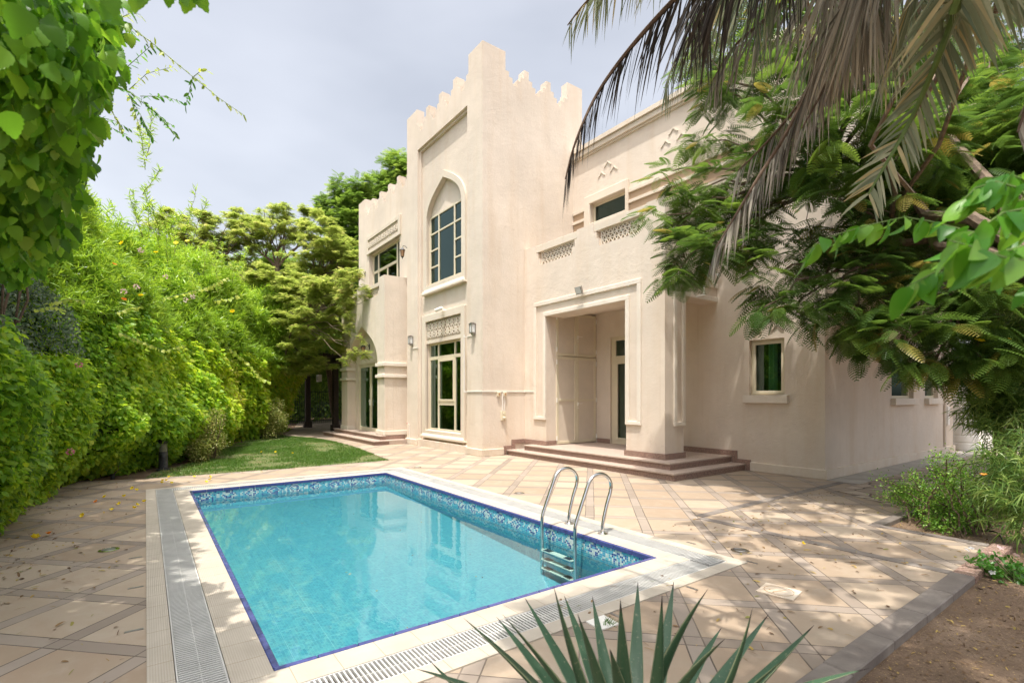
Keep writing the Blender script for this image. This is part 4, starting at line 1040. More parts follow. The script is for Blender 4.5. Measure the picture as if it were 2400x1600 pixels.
# lawn
lawn = [(-11.36, -.05), (-11.26, 1.6), (-11.21, 3.6), (-11.24, 4.70), (-13.6, 4.95), (-15.5, 5.15), (-17.6, 5.18), (-19.2, 5.0), (-21.2, 4.35), (-21.9, 3.9), (-18.2, 2.3), (-13.8, .95), (-12.3, .1)]
sheet('lawn_soil', lawn, -.012, M['lawnbase'], .07)
def inpoly(x, y, poly):
    c = np.zeros(len(x), bool); n = len(poly)
    for i in range(n):
        x0, y0 = poly[i]; x1, y1 = poly[(i+1) % n]
        c ^= ((y0 > y) != (y1 > y)) & (x < (x1-x0)*(y-y0)/((y1-y0) or 1e-9)+x0)
    return c
def samplepoly(poly, n):
    xs = [p[0] for p in poly]; ys = [p[1] for p in poly]; out = []; tot = 0
    while tot < n:
        x = RNG.uniform(min(xs), max(xs), n); y = RNG.uniform(min(ys), max(ys), n); m = inpoly(x, y, poly); out.append(np.c_[x[m], y[m]]); tot += m.sum()
    return np.concatenate(out)[:n]
q = samplepoly(lawn, 90000); dens = vnoise(np.c_[q[:, 0]*.9, q[:, 1]*.9, np.zeros(len(q))], 4)*.6+vnoise(np.c_[q[:, 0]*3, q[:, 1]*3, np.zeros(len(q))], 5)*.4
edge = np.clip((q[:, 1]-(-.1+(-11.4-q[:, 0])*.26))/1.1, 0, 1)     # thin and bare beside the hedge
keep = RNG.random(len(q)) < np.clip((dens-.28)*3.2, .05, 1)*np.clip(edge*1.2, .06, 1)
q = q[keep]; n = len(q)
dd = rdir(n, 1.6)
g = scatter('grass', None, M['grass'], T_GRASS, np.c_[q, np.full(n, -.014)], dd, rdir(n), RNG.uniform(.03, .065, n), RNG.uniform(.007, .012, n), RNG.random(n)*.75+(1-edge[keep])*.3)
tag(g, 'short green lawn with bare patches near the hedge', 'lawn', None, 'stuff')
# ================================================================== PLANTS
UP = np.array([0, 0, 1.])
def A3(v): return np.array([v[0], v[1], v[2]], float)
def limb(mb, p0, p1, r0, r1, sag=0., n=7, seg=6, wob=.04):
    p0, p1 = Vector(p0), Vector(p1); L = (p1-p0).length; pts = []; rs = []
    for i in range(n+1):
        t = i/n; p = p0.lerp(p1, t); p.z += sag*L*4*t*(1-t)
        if 0 < i < n: p += Vector([random.uniform(-1, 1)*wob*L*.5 for _ in range(3)])
        pts.append(p); rs.append(r0+(r1-r0)*t)
    mb.tube(pts, rs, seg); return pts
def cloud(blobs, n, shell=.55):
    """points spread through ellipsoids, denser near their surface; returns points and outward directions"""
    w = np.array([b[2] if len(b) > 2 else (np.prod(np.broadcast_to(b[1], 3)))**(2/3) for b in blobs]); w = w/w.sum()
    k = RNG.choice(len(blobs), n, p=w); C = np.array([A3(b[0]) for b in blobs])[k]; R = np.array([np.broadcast_to(b[1], 3) for b in blobs])[k]
    d = rdir(n); r = shell+(1-shell)*RNG.random(n)**.8; r = np.where(RNG.random(n) < .25, RNG.random(n), r)
    return C+d*R*r[:, None], d
def rosettes(C, out, m, size, droop=.3, jit=.3):
    """m compound leaves radiating from every centre"""
    n = len(C); Pp = np.repeat(C, m, 0); o = np.repeat(out, m, 0); a = RNG.uniform(0, 2*PI, n*m)
    h = np.c_[np.cos(a), np.sin(a), np.zeros(n*m)]
    D = unit(h+o*.55+UP*(.15-droop)+rdir(n*m)*jit); N_ = unit(UP+h*.25+rdir(n*m)*.35)
    return Pp+RNG.normal(size=Pp.shape)*size*.15, D, N_
def ribbons(name, parent, mat, B, D, L, W, g=.3, rnd=None, prof=(.55, 1, .95, .65, .04), fold=None):
    """long leaflets that bend under their own weight"""
    n = len(B); t = np.linspace(0, 1, len(prof)); D = unit(D); L = np.broadcast_to(L, (n,)); W = np.broadcast_to(W, (n,))
    g = np.broadcast_to(g, (n,))
    pts = B[:, None, :]+D[:, None, :]*(L[:, None]*t[None, :])[..., None]+np.array([0, 0, -1.])[None, None, :]*((g*L)[:, None]*t[None, :]**2)[..., None]
    ax = unit(np.cross(D, fold if fold is not None else rdir(n)))
    hw_ = (W[:, None]*np.array(prof)[None, :]/2)[..., None]*ax[:, None, :]
    v = np.concatenate([pts-hw_, pts+hw_], 1).reshape(-1, 3); m = len(prof); k = 2*m
    fs = np.array([(i, i+1, m+i+1, m+i) for i in range(m-1)])
    me = bpy.data.meshes.new(name); loops = (fs.ravel()[None, :]+(np.arange(n)*k)[:, None]).ravel().astype(np.int32); nf = n*(m-1)
    me.vertices.add(n*k); me.vertices.foreach_set('co', v.ravel().astype(np.float32)); me.loops.add(len(loops)); me.loops.foreach_set('vertex_index', loops)
    me.polygons.add(nf); me.polygons.foreach_set('loop_start', (np.arange(nf)*4).astype(np.int32))
    if rnd is None: rnd = RNG.random(n)
    at = me.attributes.new('rnd', 'FLOAT', 'POINT'); at.data.foreach_set('value', np.repeat(np.clip(rnd, 0, 1), k).astype(np.float32)); me.update(calc_edges=True); me.validate()
    return link(name, me, mat, parent)
def flower(c, parent, mat, r=.035, n=6, name='flower', cup=.5):
    """small open flower of real petals"""
    a = np.linspace(0, 2*PI, n, endpoint=False)+random.random(); D = np.c_[np.cos(a), np.sin(a), np.full(n, cup)]
    R = np.array(Matrix.Rotation(random.uniform(-.9, .9), 3, 'X') @ Matrix.Rotation(random.uniform(-.9, .9), 3, 'Y')); D = D@R.T; N_ = np.tile(R@UP, (n, 1))
    return scatter(name, parent, mat, T_OVAL, np.tile(A3(c), (n, 1)), D, N_, r, r*1.1, origin=None if parent else tuple(c))
def cluster(c, parent, mat, r=.03, name='flower_head'):
    n = 26; d = rdir(n); return scatter(name, parent, mat, T_OVAL, A3(c)+d*r*.6, d+rdir(n)*.6, rdir(n), r*.55, r*.6)

# ---- the tall hedge on the left
HB2 = [(-4.2, -2.0)]+HB; hb = np.array(HB2); seg = np.r_[0, np.cumsum(np.hypot(*np.diff(hb, axis=0).T))]; HL = seg[-1]
def hline(s): return np.c_[np.interp(s, seg, hb[:, 0]), np.interp(s, seg, hb[:, 1])]
def hnorm(s):
    a = hline(np.clip(s-.5, 0, HL)); b = hline(np.clip(s+.5, 0, HL)); t = unit(b-a); return np.c_[t[:, 1], -t[:, 0]]*-1
def hnrm(s):
    n_ = hnorm(s); n_[n_[:, 1] < 0] *= -1; return n_
def bulge(z, H, s): q = np.clip(z/H, 0, 1.05); f = np.clip((s-(HL-7.5))/5., 0, 1); a = .05+.45*np.sin(np.clip(q/.2, 0, 1)*PI/2)-2.5*np.clip(q-.24, 0, 1)**1.1; b = -.15+1.2*np.sin(np.clip(q*1.15, 0, 1)*PI*.62)**1.2-2.4*np.clip(q-.72, 0, 1)**1.5; return a*(1-f)+b*f
def Hh(s): return 5.75+1.0*np.clip(1.25-np.abs(s-6.2)/3.4, 0, 1)+.45*np.sin(s*.9)+.35*np.sin(s*2.3+1)
def hsurf(s, z, depth):
    H = Hh(s); xy = hline(s); nn = hnrm(s); lump = (vnoise(np.c_[xy*1.1, z*1.1], 1)-.5)*.75+(vnoise(np.c_[xy*3, z*3], 2)-.5)*.35
    off = bulge(z, H, s)+lump-depth
    return np.c_[xy+nn*off[:, None], z], nn
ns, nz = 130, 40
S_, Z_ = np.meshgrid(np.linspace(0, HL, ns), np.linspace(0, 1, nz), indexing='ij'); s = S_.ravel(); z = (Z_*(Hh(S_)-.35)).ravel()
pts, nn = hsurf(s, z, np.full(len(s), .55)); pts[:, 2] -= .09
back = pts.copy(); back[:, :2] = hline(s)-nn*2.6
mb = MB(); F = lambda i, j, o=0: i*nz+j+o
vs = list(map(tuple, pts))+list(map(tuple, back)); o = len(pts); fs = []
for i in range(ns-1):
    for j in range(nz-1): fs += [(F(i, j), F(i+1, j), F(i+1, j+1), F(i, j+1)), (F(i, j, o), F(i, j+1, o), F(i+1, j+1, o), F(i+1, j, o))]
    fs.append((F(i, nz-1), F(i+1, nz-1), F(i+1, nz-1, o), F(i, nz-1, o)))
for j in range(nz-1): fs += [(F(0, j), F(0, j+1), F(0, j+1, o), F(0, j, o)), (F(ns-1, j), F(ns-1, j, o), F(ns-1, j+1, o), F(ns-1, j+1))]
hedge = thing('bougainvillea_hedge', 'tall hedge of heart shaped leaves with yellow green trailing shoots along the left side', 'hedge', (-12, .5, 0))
mb.add(vs, fs); mb.build('light_block_core', M['coregreen'], hedge, smooth=True)  # solid dark core added behind the leaves to block light
n = 230000; s = RNG.random(n)**1.0*HL; H = Hh(s); z = RNG.random(n)*(H+.25)
dep = RNG.gamma(1.4, .16, n)-.12; z_eff = z
pts, nn = hsurf(s, np.minimum(z, H), dep)
over = z > H-.5; pts[over, :2] -= nn[over]*RNG.random((over.sum(), 1))*1.6; pts[over, 2] = H[over]-.35+RNG.random(over.sum())*.5
fwd = -pts[:, 0]*CY_+pts[:, 1]*SY
keep = RNG.random(n) < np.clip((8./np.clip(fwd, 3, 40))**1.0, 0, .9); pts, nn, z, s, fwd = pts[keep], nn[keep], z[keep], s[keep], fwd[keep]
x = pts[:, 0]; nz_ = vnoise(np.c_[pts[:, :2]*.9, z*.9], 8)-.5
kind = np.zeros(len(x), int)
bl = np.interp(-x, [10, 12.5, 16, 20, 25], [3.0, 3.2, 3.3, 2.9, 2.5])+nz_*1.3
kind[(x < -10.4+nz_*1.5) & (z > bl)] = 1
kind[(x >= -10.4+nz_*1.5) & (z > 2.2+nz_) & (z < 4.1+nz_)] = 2
out3 = np.c_[nn, np.zeros(len(nn))]
sc = np.clip(fwd/9, .85, 2.2)**.75
m = kind == 0; k = m.sum(); yb = np.interp(-x[m], [10, 13, 17], [0, .12, .34])*np.interp(z[m], [0, .6, 2.2, 3.2], [.3, 1, 1, .4])
scatter('leaves', hedge, M['lf_boug'], T_HEARTS, pts[m], out3[m]*.45-UP*.6+rdir(k)*.75, out3[m]*.6+UP*.9+rdir(k)*.6, .092*sc[m]*RNG.uniform(.65, 1.2, k), None, RNG.beta(1.6, 2.2, k)*.8+yb+.12*(z[m] > 4)+(vnoise(pts[m]*1.3, 12)-.5)*.35)
thev = thing('yellow_oleander', 'tall bright green shrub with narrow leaves rising out of the hedge, dotted with yellow flowers', 'shrub', (-16, 1.2, 0))
m = kind == 1; idx = np.where(m)[0][::6]; C = pts[idx]; o_ = out3[idx]; r_ = 15; sd = unit(o_*.5+UP*.75+rdir(len(C))*.55)
B = np.repeat(C, r_, 0)+np.repeat(sd, r_, 0)*RNG.uniform(-.1, .2, (len(C)*r_, 1)); D = unit(np.repeat(sd, r_, 0)*.45+rdir(len(B))*.95)
shr = np.repeat(RNG.random(len(C)), r_)
scatter('leaves', thev, M['lf_thev'], T_BLADE, B, D, rdir(len(B)), np.repeat(sc[idx], r_)*RNG.uniform(.11, .19, len(B)), np.repeat(sc[idx], r_)*.0135, shr*.5+RNG.random(len(B))*.35+.12*(B[:, 2] > 4.5))
# loose wands standing out of the top
mb = MB(); BB = []; DD = []
for i in range(46):
    s0 = random.uniform(8., HL-1.5); p0 = hline(np.array([s0]))[0]; nn0 = hnrm(np.array([s0]))[0]; h0 = float(Hh(np.array([s0]))[0])-.6
    a = Vector((p0[0]+nn0[0]*random.uniform(-.8, .5), p0[1]+nn0[1]*random.uniform(-.8, .5), h0)); b = a+Vector((random.uniform(-.35, .35), random.uniform(-.35, .35), random.uniform(.5, 1.15)))
    pp = limb(mb, a, b, .006, .003, 0, 5, 4, .06)
    for q in range(75):
        t = random.uniform(.0, 1.); j = min(int(t*5), 4); BB.append(A3(pp[j].lerp(pp[j+1], t*5-j))); DD.append(unit(np.array([[random.gauss(0, 1), random.gauss(0, 1), random.gauss(.5, .6)]]))[0])
scatter('wand_leaves', thev, M['lf_thev'], T_BLADE, np.array(BB), np.array(DD), rdir(len(BB)), .15, .013, RNG.random(len(BB))*.8+.2)
for i in range(26): s0 = random.uniform(5, HL-.5); q0 = hline(np.array([s0]))[0]-hnrm(np.array([s0]))[0]*1.1; limb(mb, (q0[0], q0[1], -.09), (q0[0]+random.uniform(-.4, .4), q0[1]-.4, 4.2), .03, .012, 0, 6, 5, .05)
mb.build('stems', M['twigs'], thev)
grey = thing('grey_leaved_shrub', 'dull grey green shrub patch inside the hedge at the left edge', 'shrub', (-8.5, -1.2, 0))
m = kind == 2; k = m.sum(); scatter('leaves', grey, M['lf_grey'], T_OVAL, pts[m]+out3[m]*.05, out3[m]*.3+rdir(k), out3[m]+rdir(k)*.7, .055*RNG.uniform(.7, 1.2, k), .045)
mb = MB(); [limb(mb, (-8.6, -1.5, -.09), (-8.6+random.uniform(-1.2, 1.2), -1.2, 3.2), .025, .01) for _ in range(5)]; mb.build('stems', M['twigs'], grey)
# woody feet of the hedge
mb = MB()
for i in range(70):
    s0 = random.uniform(1, HL); q = hline(np.array([s0]))[0]; nn0 = hnrm(np.array([s0]))[0]; w = random.uniform(-.7, .0)
    limb(mb, (q[0]+nn0[0]*w, q[1]+nn0[1]*w, -.09), (q[0]+nn0[0]*(w+.3)+random.uniform(-.4, .4), q[1]+nn0[1]*(w+.25), random.uniform(.35, .9)), random.uniform(.008, .02), .005, 0, 5, 5, .16)
mb.build('stems', M['bark'], hedge)
# trailing yellow shoots (photo: pale runs of leaves across the hedge)
def shoot(pxs, d, n, size, name='trailing_shoot', mat='lf_bougy', par=None, leaf=T_HEARTS, w=None, hang=.8, r=.005):
    P3 = [P(a, b, dd) for (a, b), dd in zip(pxs, d if isinstance(d, (list, tuple)) else [d]*len(pxs))]
    mb = MB(); mb.tube(P3, [r*(1-.6*i/(len(P3)-1)) for i in range(len(P3))], 5); st = mb.build(name, M['greenstem'] if r < .012 else M['twigs'], par or hedge, smooth=True)
    cum = [0]
    for a, b in zip(P3, P3[1:]): cum.append(cum[-1]+(b-a).length)
    B = []; D = []
    for i in range(n):
        t = (i+.5)/n*cum[-1]; j = max(q for q in range(len(cum)-1) if cum[q] <= t); f = (t-cum[j])/(cum[j+1]-cum[j]); tg = (P3[j+1]-P3[j]).normalized()
        sd = tg.cross(Vector((0, 0, 1))).normalized()*(1 if i % 2 else -1); B.append(A3(P3[j].lerp(P3[j+1], f))); D.append(A3(sd*.6+tg*.45+Vector((0, 0, -hang)))+np.array([random.gauss(0, .3) for _ in range(3)]))
    scatter('shoot_leaves', st, M[mat], leaf, np.array(B), np.array(D), rdir(n)*.6+UP*.5+np.array([.5, .2, 0]), size*RNG.uniform(.75, 1.2, n), None if w is None else w)
    return st
for pxs, d, n_ in (([(278, 778), (330, 800), (385, 822), (430, 808)], [8.1, 8.0, 8.2, 8.5], 26), ([(380, 700), (430, 688), (490, 672), (532, 650)], [10.3, 10.6, 11, 11.6], 26), ([(535, 815), (580, 850), (610, 885), (632, 895)], [14, 14.2, 14.5, 14.6], 22),
                   ([(500, 705), (540, 700), (565, 690)], [12.4, 12.6, 12.8], 14), ([(270, 735), (300, 722), (330, 718)], [8.6, 8.7, 9.], 14), ([(85, 725), (120, 718), (150, 728)], [5.6, 5.8, 6.], 12), ([(200, 705), (160, 700), (110, 712)], [7, 6.8, 6.4], 14)):
    shoot(pxs, d, n_, .085*d[0]/10)
for px, py, d, mt in ((735-10, 0, 0, None),):
    pass
for i, (px, py, d, mt) in enumerate([(330, 693, 9, 'yellowpetal'), (366, 592, 10, 'yellowpetal'), (413, 570, 11, 'yellowpetal'), (160, 552, 7.2, 'yellowpetal'), (440, 566, 11.5, 'yellowpetal'), (268, 620, 8.8, 'orangepetal'), (290, 702, 9, 'orangepetal'), (286, 570, 9, 'yellowpetal'), (545, 730, 13.6, 'yellowpetal')]):
    flower(P(px, py, d-.35), thev, M[mt], .05*d/9)
for i, (px, py, d) in enumerate([(185, 855, 7.2), (165, 1058, 6.8)]): cluster(P(px, py, d-.2), hedge, M['pinkpetal'], .045, 'flower_head')
for i, (px, py, d) in enumerate([(320, 672, 9), (290, 683, 9), (388, 648, 10.2), (435, 703, 10.6), (452, 695, 10.8), (330, 586, 9.3)]): cluster(P(px, py, d-.4), hedge, M['palepink'], .05, 'flower_head')
for i, (px, py, r) in enumerate([(92, 545, .1), (100, 570, .08), (118, 560, .07), (55, 555, .06), (70, 565, .07), (103, 600, .05), (115, 480, .06), (130, 520, .05)]): cluster(P(px, py, 3.6), hedge, M['palepink'], r*.75, 'flower_head')
# variegated shrubs at the foot of the hedge
for cx, cy, r, h, lab in ((-14.2, 1.15, .75, 1.25, 'low shrub with cream edged leaves at the hedge foot just right of the bollard lamp'), (-20.4, 3.75, .9, 1.55, 'cream and green variegated shrub at the far end of the hedge')):
    v = thing('variegated_shrub', lab, 'shrub', (cx, cy, -.09)); n = 9000
    C, o_ = cloud([((cx+random.uniform(-.7, .7)*r*1.1, cy+random.uniform(-.4, .4)*r, h*random.uniform(.15, .8)), (r*random.uniform(.22, .42),)*2+(h*random.uniform(.14, .28),)) for _ in range(22)], n, .3); C[:, 2] = np.abs(C[:, 2])
    scatter('leaves', v, M['lf_varieg'], T_OVAL, C, o_+rdir(n)*.7, UP+rdir(n)*.6, .045*RNG.uniform(.7, 1.2, n), .04)
    mb = MB(); [limb(mb, (cx+random.uniform(-.2, .2), cy+random.uniform(-.2, .2), -.09), (cx+random.uniform(-.6, .6), cy+random.uniform(-.4, .4), h*.85), .015, .005) for _ in range(9)]; mb.build('stems', M['twigs'], v)

# ---- broad leaved shrub hanging in from the upper left, close to the camera
br = thing('mulberry_shrub', 'large leaved shrub hanging in at the upper left corner, close to the lens', 'shrub', (-4.4, -2.6, -.09))
bl = [(30, 60, 1.5, .26), (120, 70, 1.9, .22), (60, 190, 1.7, .22), (120, 190, 2.2, .20), (40, 320, 1.9, .24), (95, 300, 2.5, .20), (20, 440, 2.1, .24), (85, 420, 2.8, .20), (55, 520, 2.7, .22), (15, 590, 3.2, .22), (15, 500, 2.2, .2), (150, 310, 3.0, .14), (75, 340, 2.6, .22), (190, 80, 2.3, .14), (200, 20, 2.0, .15), (170, 120, 2.3, .12), (120, 380, 2.8, .12)]
blobs = [(P(a, b, c), r) for a, b, c, r in bl]
C, o_ = cloud(blobs, 7500, .3); k = len(C)
vw = unit(C-np.array([0, 0, EYE]))
scatter('leaves', br, M['lf_broad'], T_BROAD, C, -UP*.85+o_*.35+rdir(k)*.5, o_*.4-vw*.5+UP*.5+rdir(k)*.75, RNG.uniform(.032, .078, k), None, RNG.beta(1.2, 1.5, k))
near = [(60, 20, .95), (20, 120, .9), (110, 60, 1.1), (15, 260, 1.0), (235, 60, 1.6), (260, 15, 1.5), (200, 160, 1.9), (235, 235, 2.0), (175, 215, 2.0), (150, 250, 2.1), (250, 105, 1.9)]
C = np.array([A3(P(*q)) for q in near]); k = len(C); scatter('large_leaves', br, M['lf_broad'], T_BROAD, C, -UP*.8+rdir(k)*.5, -unit(C-np.array([0, 0, EYE]))+UP*.3+rdir(k)*.4, RNG.uniform(.05, .068, k), None, RNG.random(k)*.8)
C = np.array([A3(P(a, b, 1.2)) for a, b in ((250, -22), (345, -45), (385, -42), (430, -40), (448, -30), (330, -30), (458, -38))]); k = len(C)
scatter('hanging_leaves', br, M['lf_broad'], T_BROAD, C, -UP+rdir(k)*.35, -unit(C-np.array([0, 0, EYE]))+rdir(k)*.4, .062)
mb = MB()
for a, b, c, r in bl: limb(mb, (-4.4, -2.6, .3), P(a-60, b-30, c), .03, .006, .12, 8, 5, .06)
limb(mb, (-4.4, -2.6, -.09), (-4.3, -2.6, 5.2), .07, .03, 0, 8, 8, .02); mb.build('stems', M['twigs'], br)
z1_ = lambda x, y: (x/2.613, y/2.613)
for i, (pp, d) in enumerate([([(590, 30), (740, 120), (800, 165), (940, 270), (1180, 470), (1340, 600), (1500, 710)], 2.4), ([(430, 455), (620, 490), (800, 565), (860, 620), (960, 690), (1085, 840)], 2.6), ([(785, 575), (870, 720), (930, 850)], 2.6), ([(610, 490), (680, 680), (760, 800)], 2.6), ([(400, 590), (540, 680), (680, 780), (800, 850)], 2.8),
         ([(700, 515), (790, 400), (920, 285), (960, 290)], 2.5), ([(790, 550), (900, 450), (1060, 410)], 2.6), ([(860, 590), (1000, 590), (1100, 620)], 2.6), ([(1180, 475), (1160, 560), (1135, 650)], 2.4), ([(1180, 475), (1230, 435), (1265, 430)], 2.4), ([(660, 75), (655, 200), (680, 360)], 2.3), ([(745, 125), (800, 190), (830, 240)], 2.4), ([(795, 580), (830, 700), (860, 800), (880, 830)], 2.7), ([(880, 620), (920, 680), (1010, 740), (1060, 770)], 2.7), ([(560, 680), (620, 720), (700, 740), (790, 790)], 2.8), ([(620, 130), (720, 120), (800, 80), (860, 90)], 2.2)]):
    q = [z1_(*a) for a in pp]; L = sum(math.hypot(q[j+1][0]-q[j][0], q[j+1][1]-q[j][1]) for j in range(len(q)-1))
    shoot(q, d, max(7, int(L/5.5*(.45 if i == 0 else 1))), .034, 'twig', 'lf_fore' if i % 3 else 'lf_bougy', br, T_OVAL, .022, .3, .0032 if i in (0, 1) else .0020)
# upper canopy of the same garden strip, above the picture: it shades the left paving
ca = thing('shade_tree', 'spreading leafy tree behind the left hedge whose crown shades the paving beside the pool', 'tree', (-6.0, -4.4, -.09))
C, o_ = cloud([((x_, y_, z_), (r_, r_*.9, .45)) for x_, y_, z_, r_ in ((-2.4, -2.0, 5.6, .9), (-3.4, -1.95, 5.9, .9), (-4.5, -1.95, 6.3, .9), (-5.6, -1.95, 6.7, .9), (-6.7, -2.0, 7.1, .9), (-7.8, -2.1, 7.5, .9), (-4.0, -2.9, 6.2, 1.), (-5.8, -2.9, 6.9, .9), (-8.8, -2.2, 7.9, .8), (-2.2, -1.3, 5.3, .6), (-3.1, -1.35, 5.6, .5))], 17000); k = len(C)
scatter('crown', ca, M['lf_dark'], T_HEART, C, o_*.5-UP*.4+rdir(k)*.6, UP+rdir(k)*.6, RNG.uniform(.09, .15, k))
mb = MB(); limb(mb, (-6, -4.4, -.09), (-6, -4.3, 4.2), .16, .11, 0, 6, 10, .03)
for x_, y_, z_ in ((-2.6, -2.6, 5.6), (-3.9, -2.7, 5.9), (-5.2, -2.5, 6.4), (-6.5, -2.7, 6.9), (-7.8, -3, 7.3), (-9, -3.3, 7.5)): limb(mb, (-6, -4.3, 4.1), (x_, y_, z_), .06, .015, .06, 7, 6, .05)
mb.build('trunk', M['bark'], ca, smooth=True)

# ---- flat topped feathery trees behind the hedge
def flat_tree(name, label, group, base, fork, plates, n, leaf, size, mat, m=6, trunk_r=.16, cat='tree', tpl=T_PINS, flat=.28):
    t = thing(name, label, cat, tuple(base), group)
    sub_ = []
    for c, r in plates:
        for q in range(15):
            a = random.uniform(0, 2*PI); u = math.sqrt(random.random()); rr_ = r*random.uniform(.16, .36); sub_.append((Vector(c)+Vector((math.cos(a)*u*r*1.15, math.sin(a)*u*r*1.15, random.uniform(-.5, .45)*r-.15*u*r)), (rr_, rr_, rr_*flat*.55)))
    C, o_ = cloud(sub_, n, .2); Pp, D, N_ = rosettes(C, o_, m, size, .15, .25); k = len(Pp)
    scatter('crown', t, M[mat], tpl, Pp, D, N_, size*RNG.uniform(.7, 1.25, k), None, np.repeat(RNG.random(n)*.6, m)+RNG.random(k)*.4)
    mb = MB(); limb(mb, base, fork, trunk_r, trunk_r*.7, 0, 6, 9, .03)
    for c, r in plates:
        mid = Vector(fork).lerp(Vector(c), .55)+Vector((0, 0, -.25)); limb(mb, fork, mid, trunk_r*.42, trunk_r*.22, .02, 5, 6, .07)
        for q in range(7):
            a = random.uniform(0, 2*PI); limb(mb, mid, Vector(c)+Vector((math.cos(a)*r*.75, math.sin(a)*r*.75, random.uniform(-.1, .15)*r)), trunk_r*.15, .012, .03, 5, 4, .08)
    mb.build('trunk', M['bark'], t, smooth=True); return t
def PP(px, py, d): return tuple(P(px, py, d))
flat_tree('acacia_tree', 'flat topped yellow green feathery tree furthest left behind the hedge', 'feathery trees behind the hedge', (*P(520, 930, 24)[:2], -.09), PP(510, 640, 24), [(P(a, b, 24), r) for a, b, r in ((400, 512, .9), (450, 520, 1.1), (500, 530, 1.1), (430, 560, 1.0), (540, 545, 1.0), (480, 580, 1.1), (390, 550, .7))], 1300, 0, .20, 'lf_acacia')
flat_tree('acacia_tree', 'widest flat topped feathery tree, its forking branches showing against the sky', 'feathery trees behind the hedge', (*P(650, 930, 25)[:2], -.09), PP(650, 628, 25), [(P(a, b, 25), r) for a, b, r in ((560, 522, 1.2), (620, 512, 1.3), (680, 512, 1.3), (735, 520, 1.1), (600, 560, 1.0), (690, 555, 1.0), (650, 540, 1.0), (560, 600, 1.1))], 1700, 0, .20, 'lf_acacia')
flat_tree('acacia_tree', 'feathery tree with a dome of fine leaves close to the left house corner', 'feathery trees behind the hedge', (*P(790, 930, 26)[:2], -.09), PP(745, 650, 24), [(P(a, b, 23), r) for a, b, r in ((760, 540, 1.1), (800, 560, 1.0), (820, 600, .9), (770, 590, 1.0), (730, 600, 1.0), (800, 640, 1.0), (700, 620, .9))], 1500, 0, .20, 'lf_acacia')
flat_tree('acacia_tree', 'low spreading feathery branches hanging in front of the left wing', 'feathery trees behind the hedge', (*P(600, 930, 22.5)[:2], -.09), PP(640, 760, 21.5), [(P(a, b, d), r) for a, b, d, r in ((600, 640, 21, .9), (650, 650, 20.5, 1.0), (700, 670, 20, 1.0), (745, 680, 19, 1.0), (780, 700, 18.5, .8), (700, 730, 19.5, 1.0), (750, 745, 18.5, .9), (790, 670, 18, .7), (660, 790, 20.5, 1.), (720, 800, 19.5, .9), (770, 800, 19, .7), (700, 850, 20, .8), (650, 850, 21, .7), (750, 850, 19.5, .5), (625, 720, 21, .9))], 3800, 0, .20, 'lf_acacia', 5, .09)
# the sprays that cross the left wing's wall
sp = COL.objects[-1]
tw = thing('acacia_tree', 'thin feathery sprays reaching over the left balcony wall and arch', 'tree', (*P(605, 930, 22)[:2], -.09))
ctr = [(P(a, b, 17.2), r) for a, b, r in ((815, 665, .28), (850, 680, .25), (835, 640, .2), (800, 700, .3), (815, 735, .2), (825, 770, .18), (830, 825, .22), (855, 830, .18), (810, 845, .16), (800, 640, .25), (862, 700, .12), (846, 795, .14))]
C, o_ = cloud(ctr, 190, .1); Pp, D, N_ = rosettes(C, o_, 5, .2, .35, .3); scatter('crown', tw, M['lf_acacia'], T_PINS, Pp, D, N_, .2*RNG.uniform(.7, 1.2, len(Pp)))
mb = MB(); q0 = P(690, 760, 19); limb(mb, (*P(605, 930, 22)[:2], -.09), q0, .05, .035, 0, 6, 6, .05)
for c, r in ctr: limb(mb, q0, c, .022, .005, .03, 7, 4, .07)
mb.build('trunk', M['bark'], tw, smooth=True)
# darker trees behind the wing
def round_tree(name, label, group, base, blobs, n, size, mat, m=6, tpl=T_PINS, tr=.2, up=.5):
    t = thing(name, label, 'tree', tuple(base), group); C, o_ = cloud(blobs, n, .45); Pp, D, N_ = rosettes(C, o_, m, size, .3, .45); k = len(Pp)
    scatter('crown', t, M[mat], tpl, Pp, D, N_, size*RNG.uniform(.7, 1.3, k), None, np.repeat(RNG.random(n)*.6, m)+RNG.random(k)*.4)
    mb = MB(); zt = min(A3(b[0])[2] for b in blobs)*up; f = Vector((base[0], base[1], zt)); limb(mb, base, f, tr, tr*.7, 0, 6, 9, .03)
    for b in blobs: limb(mb, f, b[0], tr*.4, .02, .05, 7, 6, .06)
    mb.build('trunk', M['bark'], t, smooth=True); return t
round_tree('rain_tree', 'mid green tree whose top shows above the left wing battlement', 'dark trees behind the villa', (*P(900, 930, 31)[:2], -.09), [(P(a, b, 30), r) for a, b, r in ((935, 400, 1.1), (900, 440, .9), (960, 420, 1.3), (875, 470, .8), (930, 460, 1.2))], 700, .42, 'lf_dark')
round_tree('rain_tree', 'open crowned green tree left of the wing battlement with twigs against the sky', 'dark trees behind the villa', (*P(820, 930, 28)[:2], -.09), [(P(a, b, 27.5), r) for a, b, r in ((850, 430, .5), (800, 445, .7), (845, 470, .8), (770, 500, .7), (800, 520, 1.1), (840, 540, 1.2), (755, 470, .4), (820, 480, .8), (850, 600, 1.3), (800, 600, 1.3), (820, 660, 1.4))], 1500, .36, 'lf_dark')
